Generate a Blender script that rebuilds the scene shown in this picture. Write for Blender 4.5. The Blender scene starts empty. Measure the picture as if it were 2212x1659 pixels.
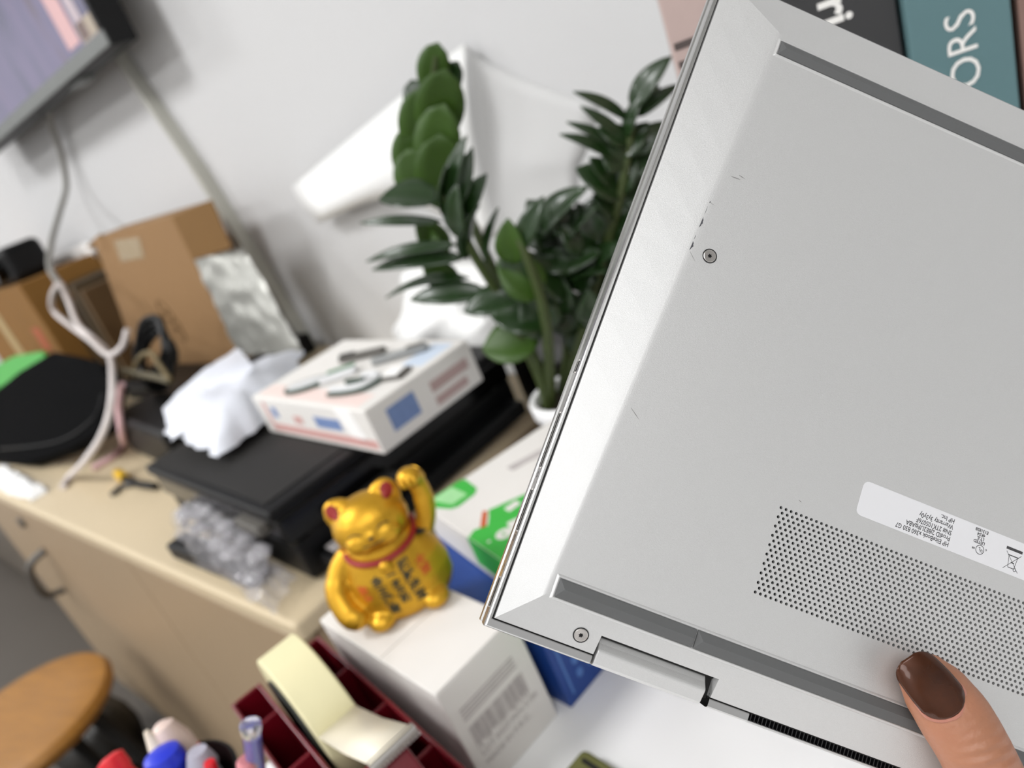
import bpy, bmesh, math, random
from mathutils import Vector, Matrix, noise, Euler
from mathutils.bvhtree import BVHTree

S = bpy.context.scene
COL = S.collection
random.seed(7)
R = math.radians

# ------------------------------------------------------------------ camera
CX, CY, FPX = 1106.0, 829.5, 1600.0
EYE = Vector((0.0, 0.0, 1.18))
def _rot(r, p, y):
    Rz = Matrix(((math.cos(r), -math.sin(r), 0), (math.sin(r), math.cos(r), 0), (0, 0, 1)))
    Rx = Matrix(((1, 0, 0), (0, math.cos(p), -math.sin(p)), (0, math.sin(p), math.cos(p))))
    Ry = Matrix(((math.cos(y), 0, math.sin(y)), (0, 1, 0), (-math.sin(y), 0, math.cos(y))))
    return Rz @ Rx @ Ry
_R = _rot(R(-22), R(22), R(48))
AX = [Vector((_R[i][0], _R[i][2], -_R[i][1])) for i in range(3)]   # right, down, forward of the lens in the room
camd = bpy.data.cameras.new('camera')
cam = bpy.data.objects.new('camera', camd); COL.objects.link(cam)
camd.sensor_fit = 'HORIZONTAL'; camd.sensor_width = 36.0
camd.lens = FPX / 2212.0 * 36.0
camd.clip_start = 0.01
cam.matrix_world = Matrix.Translation(EYE) @ Matrix((AX[0], -AX[1], -AX[2])).transposed().to_4x4()
camd.dof.use_dof = True
camd.dof.focus_distance = 0.215
camd.dof.aperture_fstop = camd.lens / 2.9
S.camera = cam

# ------------------------------------------------------------------ light and exposure
S.view_settings.view_transform = 'Standard'
S.view_settings.look = 'None'
S.view_settings.gamma = 1.0
S.view_settings.use_curve_mapping = False
S.view_settings.exposure = 0.05
wd = bpy.data.worlds.new('world'); S.world = wd
wd.use_nodes = True
wd.node_tree.nodes['Background'].inputs[0].default_value = (0.9, 0.95, 1.0, 1)
wd.node_tree.nodes['Background'].inputs[1].default_value = 0.25
def area(name, loc, sx, sy, power, color=(.99, .99, 1.0)):
    d = bpy.data.lights.new(name, 'AREA'); d.shape = 'RECTANGLE'
    d.size = sx; d.size_y = sy; d.energy = power; d.color = color
    o = bpy.data.objects.new(name, d); COL.objects.link(o); o.location = loc
    return o
for x in (1.0, -1.3, -3.6):
    for y in (-0.85, -2.6):
        area('ceiling_panel_light', (x, y, 2.66), 1.2 if x > 0 else 0.6, 1.2 if x > 0 else 0.6, {1.0: 26.0, -1.3: 34.0, -3.6: 42.0}[x])

# ------------------------------------------------------------------ helpers
def ray(px, py):
    return AX[0] * ((px - CX) / FPX) + AX[1] * ((py - CY) / FPX) + AX[2]
def onz(px, py, z):
    r = ray(px, py); return EYE + r * ((z - EYE.z) / r.z)
def ony(px, py, y):
    r = ray(px, py); return EYE + r * (y / r.y)
def onpl(px, py, p, n):
    r = ray(px, py); return EYE + r * ((p - EYE).dot(n) / r.dot(n))

def lin(h):
    h = h.lstrip('#'); out = []
    for i in (0, 2, 4):
        c = int(h[i:i+2], 16) / 255
        out.append(c / 12.92 if c <= .04045 else ((c + .055) / 1.055) ** 2.4)
    return (*out, 1)
def mat(name, hexc, rough=.5, metal=0.0, var=.06, vscale=30, bump=0.0, bscale=200, spec=.5, trans=0.0, coat=0.0, emit=None, alpha=1.0, sss=0.0, hex2=None, stretch=None):
    m = bpy.data.materials.new(name); m.use_nodes = True
    nt = m.node_tree; b = nt.nodes['Principled BSDF']
    b.inputs['Roughness'].default_value = rough
    b.inputs['Metallic'].default_value = metal
    b.inputs['Specular IOR Level'].default_value = spec
    b.inputs['Transmission Weight'].default_value = trans
    b.inputs['Coat Weight'].default_value = coat
    b.inputs['Alpha'].default_value = alpha
    if sss:
        b.inputs['Subsurface Weight'].default_value = sss
        b.inputs['Subsurface Radius'].default_value = (.004, .0015, .0008)
        b.inputs['Subsurface Scale'].default_value = 1.0
    tc = nt.nodes.new('ShaderNodeTexCoord')
    src = tc.outputs['Object']
    if stretch:
        mp = nt.nodes.new('ShaderNodeMapping'); mp.inputs['Scale'].default_value = stretch
        nt.links.new(src, mp.inputs[0]); src = mp.outputs[0]
    nz = nt.nodes.new('ShaderNodeTexNoise'); nz.inputs['Scale'].default_value = vscale
    nz.inputs['Detail'].default_value = 4
    nt.links.new(src, nz.inputs['Vector'])
    mx = nt.nodes.new('ShaderNodeMix'); mx.data_type = 'RGBA'
    c = lin(hexc)
    if hex2:
        c2 = lin(hex2); c1 = c
    else:
        c1 = tuple(v * (1 - var) for v in c[:3]) + (1,)
        c2 = tuple(min(1, v * (1 + var)) for v in c[:3]) + (1,)
    mx.inputs[6].default_value = c1; mx.inputs[7].default_value = c2
    nt.links.new(nz.outputs[0], mx.inputs[0])
    nt.links.new(mx.outputs[2], b.inputs['Base Color'])
    if bump:
        n2 = nt.nodes.new('ShaderNodeTexNoise'); n2.inputs['Scale'].default_value = bscale
        nt.links.new(src, n2.inputs['Vector'])
        bp = nt.nodes.new('ShaderNodeBump'); bp.inputs['Strength'].default_value = bump
        bp.inputs['Distance'].default_value = 0.002
        nt.links.new(n2.outputs[0], bp.inputs['Height'])
        nt.links.new(bp.outputs[0], b.inputs['Normal'])
    if emit:
        nt.links.new(mx.outputs[2], b.inputs['Emission Color'])
        b.inputs['Emission Strength'].default_value = emit
    return m

def tag(o, label=None, cat=None, group=None, kind=None):
    if label: o['label'] = label
    if cat: o['category'] = cat
    if group: o['group'] = group
    if kind: o['kind'] = kind
    return o
def thing(name, label, cat, loc=(0, 0, 0), rz=0.0, group=None):
    o = bpy.data.objects.new(name, None); COL.objects.link(o)
    o.empty_display_size = .02
    o.location = loc; o.rotation_euler = (0, 0, rz)
    return tag(o, label, cat, group)

class MB:
    def __init__(s): s.v = []; s.f = []
    def add(s, vs, fs):
        n = len(s.v); s.v += [Vector(v) for v in vs]; s.f += [tuple(i + n for i in f) for f in fs]; return s
    def box(s, lo, hi, M=None):
        x0, y0, z0 = lo; x1, y1, z1 = hi
        vs = [Vector(p) for p in ((x0,y0,z0),(x1,y0,z0),(x1,y1,z0),(x0,y1,z0),(x0,y0,z1),(x1,y0,z1),(x1,y1,z1),(x0,y1,z1))]
        if M: vs = [M @ v for v in vs]
        return s.add(vs, ((3,2,1,0),(4,5,6,7),(0,1,5,4),(1,2,6,5),(2,3,7,6),(3,0,4,7)))
    def rings(s, rings, cap=True, closed=True):
        n = len(rings[0]); vs = [p for r in rings for p in r]; fs = []
        for i in range(len(rings) - 1):
            for j in range(n if closed else n - 1):
                k = (j + 1) % n
                fs.append((i*n + j, i*n + k, (i+1)*n + k, (i+1)*n + j))
        if cap:
            fs.append(tuple(reversed(range(n)))); fs.append(tuple((len(rings)-1)*n + j for j in range(n)))
        return s.add(vs, fs)
    def tube(s, pts, r, n=10, cap=True):
        pts = [Vector(p) for p in pts]; rs = r if isinstance(r, (list, tuple)) else [r] * len(pts)
        t0 = (pts[1] - pts[0]).normalized()
        a = t0.orthogonal().normalized(); rings = []
        for i, p in enumerate(pts):
            t = (pts[min(i+1, len(pts)-1)] - pts[max(i-1, 0)]).normalized()
            a = (a - t * a.dot(t)).normalized(); b = t.cross(a)
            rings.append([p + (a * math.cos(2*math.pi*k/n) + b * math.sin(2*math.pi*k/n)) * rs[i] for k in range(n)])
        return s.rings(rings, cap)
    def lathe(s, prof, n=32, c=(0, 0, 0)):
        c = Vector(c)
        return s.rings([[c + Vector((r*math.cos(2*math.pi*k/n), r*math.sin(2*math.pi*k/n), z)) for k in range(n)] for r, z in prof])
    def ell(s, c, rad, n=24, m=14, M=None):
        c = Vector(c); rings = []
        for i in range(1, m):
            th = math.pi * i / m
            ring = [Vector((rad[0]*math.sin(th)*math.cos(2*math.pi*k/n), rad[1]*math.sin(th)*math.sin(2*math.pi*k/n), -rad[2]*math.cos(th))) for k in range(n)]
            rings.append([c + ((M @ p) if M else p) for p in ring])
        return s.rings(rings)
    def prism(s, poly, d):
        poly = [Vector(p) for p in poly]; d = Vector(d)
        return s.rings([poly, [p + d for p in poly]])
    def build(s, name, m, parent=None, smooth=False, bevel=0, seg=2, angle=40):
        me = bpy.data.meshes.new(name); me.from_pydata([tuple(v) for v in s.v], [], s.f)
        bm = bmesh.new(); bm.from_mesh(me); bmesh.ops.recalc_face_normals(bm, faces=bm.faces[:]); bm.to_mesh(me); bm.free()
        me.materials.append(m)
        o = bpy.data.objects.new(name, me); COL.objects.link(o)
        if parent: o.parent = parent
        if smooth:
            me.polygons.foreach_set('use_smooth', [True] * len(me.polygons))
            me.set_sharp_from_angle(angle=R(angle))
        if bevel:
            b = o.modifiers.new('edges', 'BEVEL'); b.width = bevel; b.segments = seg; b.limit_method = 'ANGLE'; b.angle_limit = R(35)
        return o

def catmull(pts, n=8):
    pts = [Vector(p) for p in pts]; out = []
    for i in range(len(pts) - 1):
        p0 = pts[max(i-1, 0)]; p1 = pts[i]; p2 = pts[i+1]; p3 = pts[min(i+2, len(pts)-1)]
        for k in range(n):
            t = k / n
            out.append(.5 * ((2*p1) + (p2-p0)*t + (2*p0-5*p1+4*p2-p3)*t*t + (3*p1-p0-3*p2+p3)*t**3))
    out.append(pts[-1]); return out

def text_geo(body, size, align='LEFT', bold=0.0, sx=1.0):
    c = bpy.data.curves.new('txt', 'FONT'); c.body = body; c.size = size; c.align_x = align
    c.offset = bold; c.resolution_u = 3
    o = bpy.data.objects.new('txt', c); COL.objects.link(o)
    dg = bpy.context.evaluated_depsgraph_get(); dg.update()
    me = bpy.data.meshes.new_from_object(o.evaluated_get(dg))
    vs = [Vector((v.co.x * sx, v.co.y, 0)) for v in me.vertices]; fs = [tuple(p.vertices) for p in me.polygons]
    COL.objects.unlink(o); bpy.data.objects.remove(o); bpy.data.curves.remove(c); bpy.data.meshes.remove(me)
    return vs, fs
def put_text(mb, body, size, org, right, up, align='LEFT', bold=0.0, sx=1.0):
    vs, fs = text_geo(body, size, align, bold, sx)
    org, right, up = Vector(org), Vector(right), Vector(up)
    mb.add([org + right * v.x + up * v.y for v in vs], fs)

# ------------------------------------------------------------------ materials
M_wall = mat('wall_paint', 'cfcfcf', .85, var=.015, vscale=2, bump=.08, bscale=300)
M_floor = mat('floor_grey', '4c463f', .5, var=.08, vscale=3)
M_ceil = mat('ceiling_white', 'f0f0ec', .9, var=.02)
M_white = mat('white_laminate', 'fafafa', .35, var=.01, vscale=3)
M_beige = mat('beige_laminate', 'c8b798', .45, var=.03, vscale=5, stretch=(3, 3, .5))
M_beige_shade = mat('beige_laminate_shade', '9b866b', .5, var=.03, vscale=5, stretch=(3, 3, .5))  # cabinet beige made darker: the shade on its front is put into the colour
M_gap = mat('dark_gap', '100f0e', .8)
M_black = mat('black_plastic', '0a0a0b', .45, var=.1, spec=.25)
M_blackgloss = mat('black_gloss', '050505', .18, var=.05, spec=.3)
M_charcoal = mat('charcoal_plastic', '2c2b2a', .6, spec=.18, var=.05, bump=.1, bscale=800)
M_darkgrey = mat('dark_grey_plastic', '5b5853', .5, var=.06)
M_edge = mat('polished_aluminium_edge', 'b9b9b8', .26, metal=.95, var=.04, vscale=900)
M_silver = mat('laptop_silver', 'c6c6c5', .45, metal=.5, var=.05, vscale=2600, bump=.10, bscale=5000)
M_rubber = mat('grey_rubber', '575858', .6, var=.03, vscale=900)
M_steel = mat('brushed_steel', 'bdb9b5', .3, metal=1.0, var=.06, vscale=2500)
M_ink = mat('dark_ink', '3a393b', .6, var=.02)
M_sticker = mat('sticker_white', 'd6d6d8', .45, var=.01, vscale=200)
M_chip = mat('scuff_dark', '3f3f44', .7, var=.3, vscale=3000)
M_card = mat('kraft_card', '93714a', .8, var=.05, vscale=8, bump=.1, bscale=120)
M_carddark = mat('kraft_card_dark', '7b5a2e', .8, var=.08, vscale=8)
M_cardbrown = mat('brown_card', '7f5820', .8, var=.1, vscale=6)
M_tape2 = mat('clear_tape', 'a59273', .25, var=.03)
M_whitecard = mat('white_card', 'e2dfda', .6, var=.015, vscale=15)
M_print = mat('pale_grey_print', 'bab4b2', .7, var=.25, vscale=120)
M_red = mat('wine_red_plastic', '690919', .3, var=.04)
M_tape = mat('cream_masking_tape', 'e2dbb0', .6, var=.02, vscale=80)
M_hub = mat('black_hub', '1c201e', .5)
M_gold = mat('gold_paint', 'c4911f', .40, metal=.7, var=.10, vscale=40, hex2='d6a732')
M_catred = mat('red_paint', '8e1713', .5)
M_catink = mat('brush_ink', '33301a', .6)
M_catorange = mat('orange_red_ink', 'c4571a', .6)
M_green = mat('bright_green_card', '35b13b', .5, var=.03)
M_paleg = mat('pale_green_print', '9fd99a', .5)
M_blue = mat('deep_blue_card', '123f8c', .45, var=.06)
M_bluep = mat('light_blue_print', '4e79bd', .5)
M_wood = mat('stool_wood', 'a3712a', .45, var=.1, vscale=14, hex2='7c531d', stretch=(1, 6, 1))
M_leaf = mat('dark_leaf', '1b3312', .34, var=.25, vscale=30, coat=.2)
M_leaf2 = mat('fresh_leaf', '314f07', .5, var=.2, vscale=30)
M_stem = mat('plant_stem', '3d4a22', .5, var=.2)
M_paper = mat('white_paper', 'f6f5f3', .7, var=.01)
M_film = mat('white_plastic_film', 'f4f4f2', .35, var=.01)
M_bagw = mat('white_poly_mailer', 'dde0e8', .35, var=.03, bump=.3, bscale=35)
M_foil = mat('silver_bubble_foil', 'a3a39d', .38, metal=.35, var=.25, vscale=22, bump=.8, bscale=30)
M_cable = mat('white_cable', 'd7cfcc', .5, var=.03)
M_cableg = mat('grey_cable', '8b8983', .5)
M_cableb = mat('dark_grey_cable', '4a4843', .5)
M_pink = mat('pink_cable', 'd9b3b6', .5)
M_duct = mat('duct_plastic', 'b5b4ab', .5)
M_pinkspine = mat('dusty_pink_cover', 'b5a09a', .6, var=.03)
M_blackspine = mat('black_cover', '303031', .5, var=.06)
M_teal = mat('muted_teal_cover', '557478', .6, var=.03)
M_skin = mat('skin', '96684a', .45, var=.08, vscale=70, bump=.12, bscale=600, sss=.12, hex2='a87058')
M_nail = mat('brown_nail_polish', '1a0702', .22, metal=.3, var=.3, vscale=95, coat=.3, hex2='54290b', spec=.35)
def creases(m, centre, axis, rad):
    nt = m.node_tree; b = nt.nodes['Principled BSDF']; old = b.inputs['Normal'].links[0].from_socket
    tc = nt.nodes.new('ShaderNodeTexCoord')
    q = Vector(axis).normalized().rotation_difference(Vector((1, 0, 0))).to_euler()
    mp = nt.nodes.new('ShaderNodeMapping'); mp.inputs['Rotation'].default_value = q
    wv = nt.nodes.new('ShaderNodeTexWave'); wv.bands_direction = 'X'; wv.inputs['Scale'].default_value = 105; wv.inputs['Distortion'].default_value = 3.0; wv.inputs['Detail'].default_value = 2; wv.inputs['Detail Scale'].default_value = .5
    ds = nt.nodes.new('ShaderNodeVectorMath'); ds.operation = 'DISTANCE'; ds.inputs[1].default_value = centre
    mr = nt.nodes.new('ShaderNodeMapRange'); mr.inputs['From Min'].default_value = rad; mr.inputs['From Max'].default_value = rad*.35
    ml = nt.nodes.new('ShaderNodeMath'); ml.operation = 'MULTIPLY'
    bp = nt.nodes.new('ShaderNodeBump'); bp.inputs['Strength'].default_value = .45; bp.inputs['Distance'].default_value = .0009
    nt.links.new(tc.outputs['Object'], mp.inputs[0]); nt.links.new(mp.outputs[0], wv.inputs['Vector'])
    nt.links.new(tc.outputs['Object'], ds.inputs[0]); nt.links.new(ds.outputs['Value'], mr.inputs['Value'])
    nt.links.new(wv.outputs['Fac'], ml.inputs[0]); nt.links.new(mr.outputs[0], ml.inputs[1])
    nt.links.new(ml.outputs[0], bp.inputs['Height']); nt.links.new(old, bp.inputs['Normal']); nt.links.new(bp.outputs[0], b.inputs['Normal'])
creases(M_skin, (.1385, .0140, .0215), (.62, -.75, .1), .013)

# ------------------------------------------------------------------ room shell
def struct(name, mb, m, **k): return tag(mb.build(name, m, **k), kind='structure')
YW = 0.826
struct('floor', MB().box((-4.6, -3.6, -.1), (2.4, YW, 0)), M_floor)
struct('ceiling', MB().box((-4.6, -3.6, 2.7), (2.4, YW, 2.8)), M_ceil)
struct('wall_back', MB().box((-4.6, YW, 0), (2.4, YW + .12, 2.7)), M_wall)
struct('wall_left', MB().box((-4.72, -3.6, 0), (-4.6, YW, 2.7)), M_wall)
struct('wall_right', MB().box((2.4, -3.6, 0), (2.52, YW, 2.7)), M_wall)
struct('wall_front', MB().box((-4.6, -3.72, 0), (2.4, -3.6, 2.7)), M_wall)

# ------------------------------------------------------------------ desk and cabinets
ZT = 0.78
t = thing('desk', 'white laminate desk under the gold cat and its white box', 'desk', (0, 0, 0))
MB().box((-.53, -.55, ZT - .028), (1.3, .80, ZT)).build('desk_top', M_white, t, bevel=.003)
MB().box((-.50, -.50, 0), (-.47, .76, ZT - .028)).build('side_panel', M_white, t)
MB().box((1.24, -.50, 0), (1.27, .76, ZT - .028)).build('side_panel', M_white, t)
MB().box((-.47, .70, .25), (1.24, .72, ZT - .028)).build('back_panel', M_white, t)

t = thing('cabinet', 'beige laminate cabinet with curved door handle, printer on top', 'cabinet', (0, 0, 0))
MB().box((-2.19, .222, .08), (-.665, YW - .004, ZT - .026)).build('carcass', M_beige_shade, t)
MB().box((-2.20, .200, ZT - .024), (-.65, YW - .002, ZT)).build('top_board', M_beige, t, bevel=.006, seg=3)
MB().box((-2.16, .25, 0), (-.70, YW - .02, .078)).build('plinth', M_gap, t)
MB().box((-1.149, .204, .09), (-.667, .221, ZT - .03)).build('door', M_beige_shade, t, bevel=.002)
d2 = MB().box((-2.188, .204, .09), (-1.153, .221, ZT - .03)).build('door', M_beige_shade, t, bevel=.002)
h = catmull([(-1.79, .203, .635), (-1.805, .168, .62), (-1.855, .16, .565), (-1.91, .168, .51), (-1.925, .203, .49)], 8)
MB().tube(h, .008).build('handle', M_darkgrey, d2, smooth=True)
MB().tube([(-1.79, .206, .712), (-1.79, .196, .712)], .012, 16).build('lock', M_darkgrey, d2, smooth=True)

t = thing('cabinet', 'plain grey metal cabinet beyond the beige cabinet', 'cabinet', (0, 0, 0))
MB().box((-4.3, .30, .05), (-2.22, YW - .004, ZT)).build('body', mat('grey_metal', '625a50', .5, var=.03), t, bevel=.004)
MB().box((-4.25, .33, 0), (-2.27, YW - .02, .05)).build('plinth', M_gap, t)

# ------------------------------------------------------------------ stool
t = thing('stool', 'round wooden stool with worn honey varnish in front of cabinet', 'stool', (-1.60, -.015, 0), R(20))
MB().lathe([(.10, .405), (.150, .41), (.168, .425), (.172, .437), (.165, .449), (.148, .452), (.10, .448), (.02, .447)], 48).build('seat', M_wood, t, smooth=True)
for a in range(4):
    an = R(45 + 90 * a)
    p0 = Vector((.10*math.cos(an), .10*math.sin(an), .41)); p1 = Vector((.16*math.cos(an), .16*math.sin(an), 0))
    MB().tube([p0, p1], [.014, .012], 12).build('leg', M_gap, t, smooth=True)
MB().tube([Vector((.135*math.cos(R(i*10)), .135*math.sin(R(i*10)), .17)) for i in range(37)], .007, 8).build('foot_ring', M_gap, t, smooth=True)
# dim clutter on the floor between the stool and the cabinet
M_dim = mat('black_rubbish_bag', '17140f', .55, var=.3, vscale=20, bump=.6, bscale=30)
for nm, lb, px, py, z, rad, m in (('rubbish_bag', 'black rubbish bag on floor between the stool and cabinet', 215, 1600, .10, (.165, .095, .12), M_dim),):
    c = onz(px, py, z)
    t = thing(nm, lb, 'bag', (c.x, c.y, 0))
    mbg = MB().ell((0, 0, rad[2]), rad, 36, 20)
    mbg.v = [Vector((v.x, v.y, max(.001, v.z))) * (1 + .16*noise.noise(v*9) + .06*noise.noise(v*24)) for v in mbg.v]
    mbg.build('bag_body', m, t, smooth=True)
    MB().tube(catmull([(0, 0, rad[2]*1.9), (.02, .01, rad[2]*2.2), (.05, .02, rad[2]*2.25), (.06, .01, rad[2]*2.0)], 5), .012, 8).build('bag_tie', m, t, smooth=True)

# ------------------------------------------------------------------ laptop held in the air, underside to the viewer
def cam2w(v): return AX[0] * v[0] + AX[1] * v[1] + AX[2] * v[2]
LU = cam2w((0.92708521, 0.3669536, 0.07653806)).normalized()
LV = cam2w((0.35069039, -0.92117731, 0.16866717)); LV = (LV - LU * LV.dot(LU)).normalized()
LW = LU.cross(LV)
LO = EYE + cam2w((-0.00806268, 0.06494238, 0.20156703))
LMAT = Matrix.Translation(LO) @ Matrix((LU, LV, LW)).transposed().to_4x4()
lap = thing('laptop', 'silver laptop held closed with its scuffed underside facing out', 'laptop')
lap.matrix_world = LMAT
mm = .001
def P(u, v, w=0): return Vector((u * mm, v * mm, w * mm))
WID, DEP, H = 304.0, 215.0, 3.5

# base cover: rim rectangle rising over soft chamfers to a flat plateau
o_u0, o_u1, o_v0, o_v1 = 2.7, WID - 2.7, 2.3, DEP - 1.6
i_ll, i_lh = 12.6, 23.9                      # plateau left edge at hinge and at front
i_v0, i_v1 = 12.7, 199.6
out4 = [(o_u0, o_v0), (o_u1, o_v0), (o_u1, o_v1), (o_u0, o_v1)]
in4 = [(i_ll, i_v0), (WID - i_ll, i_v0), (WID - i_lh, i_v1), (i_lh, i_v1)]
hu0, hu1, hv1 = 32.0, 67.6, 7.9              # hinge notch
loops = []
for f, z in ((-.02, -1.6), (-.005, -.25), (.0, .0), (.02, .09), (.86, 3.02), (.90, 3.15), (.94, 3.27), (.97, 3.36), (1.0, 3.42), (1.04, 3.47), (1.09, 3.495), (1.13, 3.5)):
    loops.append([Vector(((o[0] + (i[0]-o[0])*f), (o[1] + (i[1]-o[1])*f), z)) * mm for o, i in zip(out4, in4)])
cov = MB()
def side(k, u=None):
    return k, (k + 1) % 4
for a, b in zip(loops[:-1], loops[1:]):
    for k in range(1, 4):
        j = (k + 1) % 4
        NS = 16
        for q in range(NS):
            f0, f1 = q/NS, (q + 1)/NS
            cov.add([a[k].lerp(a[j], f0), a[k].lerp(a[j], f1), b[k].lerp(b[j], f1), b[k].lerp(b[j], f0)], [(0, 1, 2, 3)])
# hinge side, split around the two notches
def hs(loop, u):
    p, q = loop[0], loop[1]; tt = (u*mm - p.x) / (q.x - p.x); return p + (q - p) * tt
def hz(v):                                    # height of the hinge-side bevel at a given v
    for a, b in zip(loops[:-1], loops[1:]):
        if a[0].y <= v*mm <= b[0].y and b[0].y > a[0].y:
            return a[0].z + (b[0].z - a[0].z) * (v*mm - a[0].y) / (b[0].y - a[0].y)
    return H*mm
ncut = [(hu0, hu1), (WID - hu1, WID - hu0)]
spans = [(None, ncut[0][0]), (ncut[0][1], ncut[1][0]), (ncut[1][1], None)]
for a, b in zip(loops[:-1], loops[1:]):
    for s0, s1 in spans:
        cov.add([a[0] if s0 is None else hs(a, s0), a[1] if s1 is None else hs(a, s1), b[1] if s1 is None else hs(b, s1), b[0] if s0 is None else hs(b, s0)], [(0, 1, 2, 3)])
for n0, n1 in ncut:                           # strip of the bevel above each notch and the notch walls
    prev = (hv1, hz(hv1)/mm)
    for b in loops:
        if b[0].y > hv1*mm:
            cov.add([P(n0, prev[0], prev[1]), P(n1, prev[0], prev[1]), hs(b, n1), hs(b, n0)], [(0, 1, 2, 3)])
            prev = (b[0].y/mm, b[0].z/mm)
    cov.add([P(n0, hv1, -4), P(n1, hv1, -4), P(n1, hv1, hz(hv1)/mm), P(n0, hv1, hz(hv1)/mm)], [(0, 1, 2, 3)])
    for nu in (n0, n1):
        cov.add([P(nu, 2.3, -4), P(nu, hv1, -4), P(nu, hv1, hz(hv1)/mm), P(nu, 2.3, 0)], [(0, 1, 2, 3)])
L = loops[-1]
# plateau with the rectangular vent field left open
PU, PV, VU0, VV0, NU, NR = 1.63, 1.396, 69.5, 33.9, 100, 19
vu0, vu1 = VU0 - PU/2, VU0 + PU*NU
vv0, vv1 = VV0 - PV/2, VV0 + PV*(NR-1) + PV/2
def lu(v):                                    # plateau left / right boundary at v
    tt = (v*mm - L[0].y) / (L[3].y - L[0].y); return (L[0] + (L[3]-L[0])*tt).x/mm, (L[1] + (L[2]-L[1])*tt).x/mm
y0, y1 = L[0].y/mm, L[3].y/mm
cov.add([P(lu(y0)[0], y0, H), P(lu(y0)[1], y0, H), P(lu(vv0)[1], vv0, H), P(lu(vv0)[0], vv0, H)], [(0, 1, 2, 3)])
cov.add([P(lu(vv1)[0], vv1, H), P(lu(vv1)[1], vv1, H), P(lu(y1)[1], y1, H), P(lu(y1)[0], y1, H)], [(0, 1, 2, 3)])
cov.add([P(lu(vv0)[0], vv0, H), P(vu0, vv0, H), P(vu0, vv1, H), P(lu(vv1)[0], vv1, H)], [(0, 1, 2, 3)])
cov.add([P(vu1, vv0, H), P(lu(vv0)[1], vv0, H), P(lu(vv1)[1], vv1, H), P(vu1, vv1, H)], [(0, 1, 2, 3)])
cov.build('bottom_cover', M_silver, lap)

# perforated vent field: every hole is cut through
vp = MB(); rh = .47
for i in range(NR):
    cv = VV0 + PV * i
    off = 0 if i % 2 == 0 else PU/2
    fu = (vu1 - PU/2 if i % 2 == 0 else vu0)
    vp.add([P(fu, cv - PV/2, H), P(fu + PU/2, cv - PV/2, H), P(fu + PU/2, cv + PV/2, H), P(fu, cv + PV/2, H)], [(0, 1, 2, 3)])
    for k in range(NU):
        cu = VU0 + PU * k + off
        sq = [(PU/2, 0), (PU/2, PV/2), (0, PV/2), (-PU/2, PV/2), (-PU/2, 0), (-PU/2, -PV/2), (0, -PV/2), (PU/2, -PV/2)]
        A = [P(cu + a, cv + b, H) for a, b in sq]
        B = [P(cu + rh*math.cos(math.pi/4*j), cv + rh*math.sin(math.pi/4*j), H) for j in range(8)]
        C = [p - Vector((0, 0, .9*mm)) for p in B]
        vp.add(A + B + C, [(j, (j+1) % 8, 8+(j+1) % 8, 8+j) for j in range(8)] + [(8+j, 8+(j+1) % 8, 16+(j+1) % 8, 16+j) for j in range(8)])
vp.build('vent_grid', M_silver, lap)
MB().box(P(vu0 - 1, vv0 - 1, H - 1.9), P(vu1 + 1, vv1 + 1, H - 1.2)).build('vent_backing', mat('vent_mesh_black', '08080b', .9), lap)

# chassis rim, side wall and lid
ch = MB()
def rect(e, w):
    v = e - .25 if e > 1.5 else e - 1.5
    return [P(e, v, w), P(WID - e, v, w), P(WID - e, DEP - e, w), P(e, DEP - e, w)]
prof = [(3.4, -1.7), (2.1, -1.7), (2.1, -.25), (1.9, -.05), (1.35, -.1), (1.0, -.5), (.75, -1.5), (.75, -6.3), (1.2, -8.2), (3.0, -8.4)]
for (e0, w0), (e1, w1) in zip(prof[:-1], prof[1:]):
    a, b = rect(e0, w0), rect(e1, w1)
    for k in range(4):
        j = (k + 1) % 4
        if k == 0 and e0 <= 3.4 and w0 > -8.3:   # hinge edge: open at the notches and at the exhaust slot
            def sp(r, u): return Vector((u*mm, r[0].y, r[0].z))
            for s0, s1 in ((None, ncut[0][0]), (ncut[0][1], 80.0), (WID - 80.0, ncut[1][0]), (ncut[1][1], None)):
                ch.add([a[0] if s0 is None else sp(a, s0), a[1] if s1 is None else sp(a, s1), b[1] if s1 is None else sp(b, s1), b[0] if s0 is None else sp(b, s0)], [(0, 1, 2, 3)])
            continue
        ch.add([a[k], a[j], b[j], b[k]], [(0, 1, 2, 3)])
ch.build('base_frame', M_edge, lap)
lid = MB()
for (e0, w0), (e1, w1) in zip([(3, -8.9), (1.1, -8.9), (.6, -9.3), (.6, -12.2), (1.3, -13.8), (4, -14.2)][:-1], [(1.1, -8.9), (.6, -9.3), (.6, -12.2), (1.3, -13.8), (4, -14.2)]):
    a, b = rect(e0, w0), rect(e1, w1)
    for k in range(4):
        lid.add([a[k], a[(k+1) % 4], b[(k+1) % 4], b[k]], [(0, 1, 2, 3)])
lid.add(rect(4, -14.2), [(0, 1, 2, 3)])
lid.build('lid', M_edge, lap, bevel=.0002)
MB().box(P(3, 8.2, -8.4), P(WID - 3, DEP - 3, -1.75)).build('inner_shell', M_gap, lap)
sg = MB()
for s0, s1 in ((2.15, hu0), (hu1, WID - hu1), (WID - hu0, WID - 2.15)): sg.box(P(s0, 1.87, -1.4), P(s1, 3.2, -.95))
sg.box(P(2.15, 3.2, -1.4), P(3.6, DEP - 2.15, -.95)); sg.box(P(WID - 3.6, 3.2, -1.4), P(WID - 2.15, DEP - 2.15, -.95)); sg.box(P(3.6, DEP - 3.2, -1.4), P(WID - 3.6, DEP - 2.15, -.95))
sg.build('seam_shade', M_gap, lap)  # black strips laid in the cover groove to paint its shade
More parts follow.
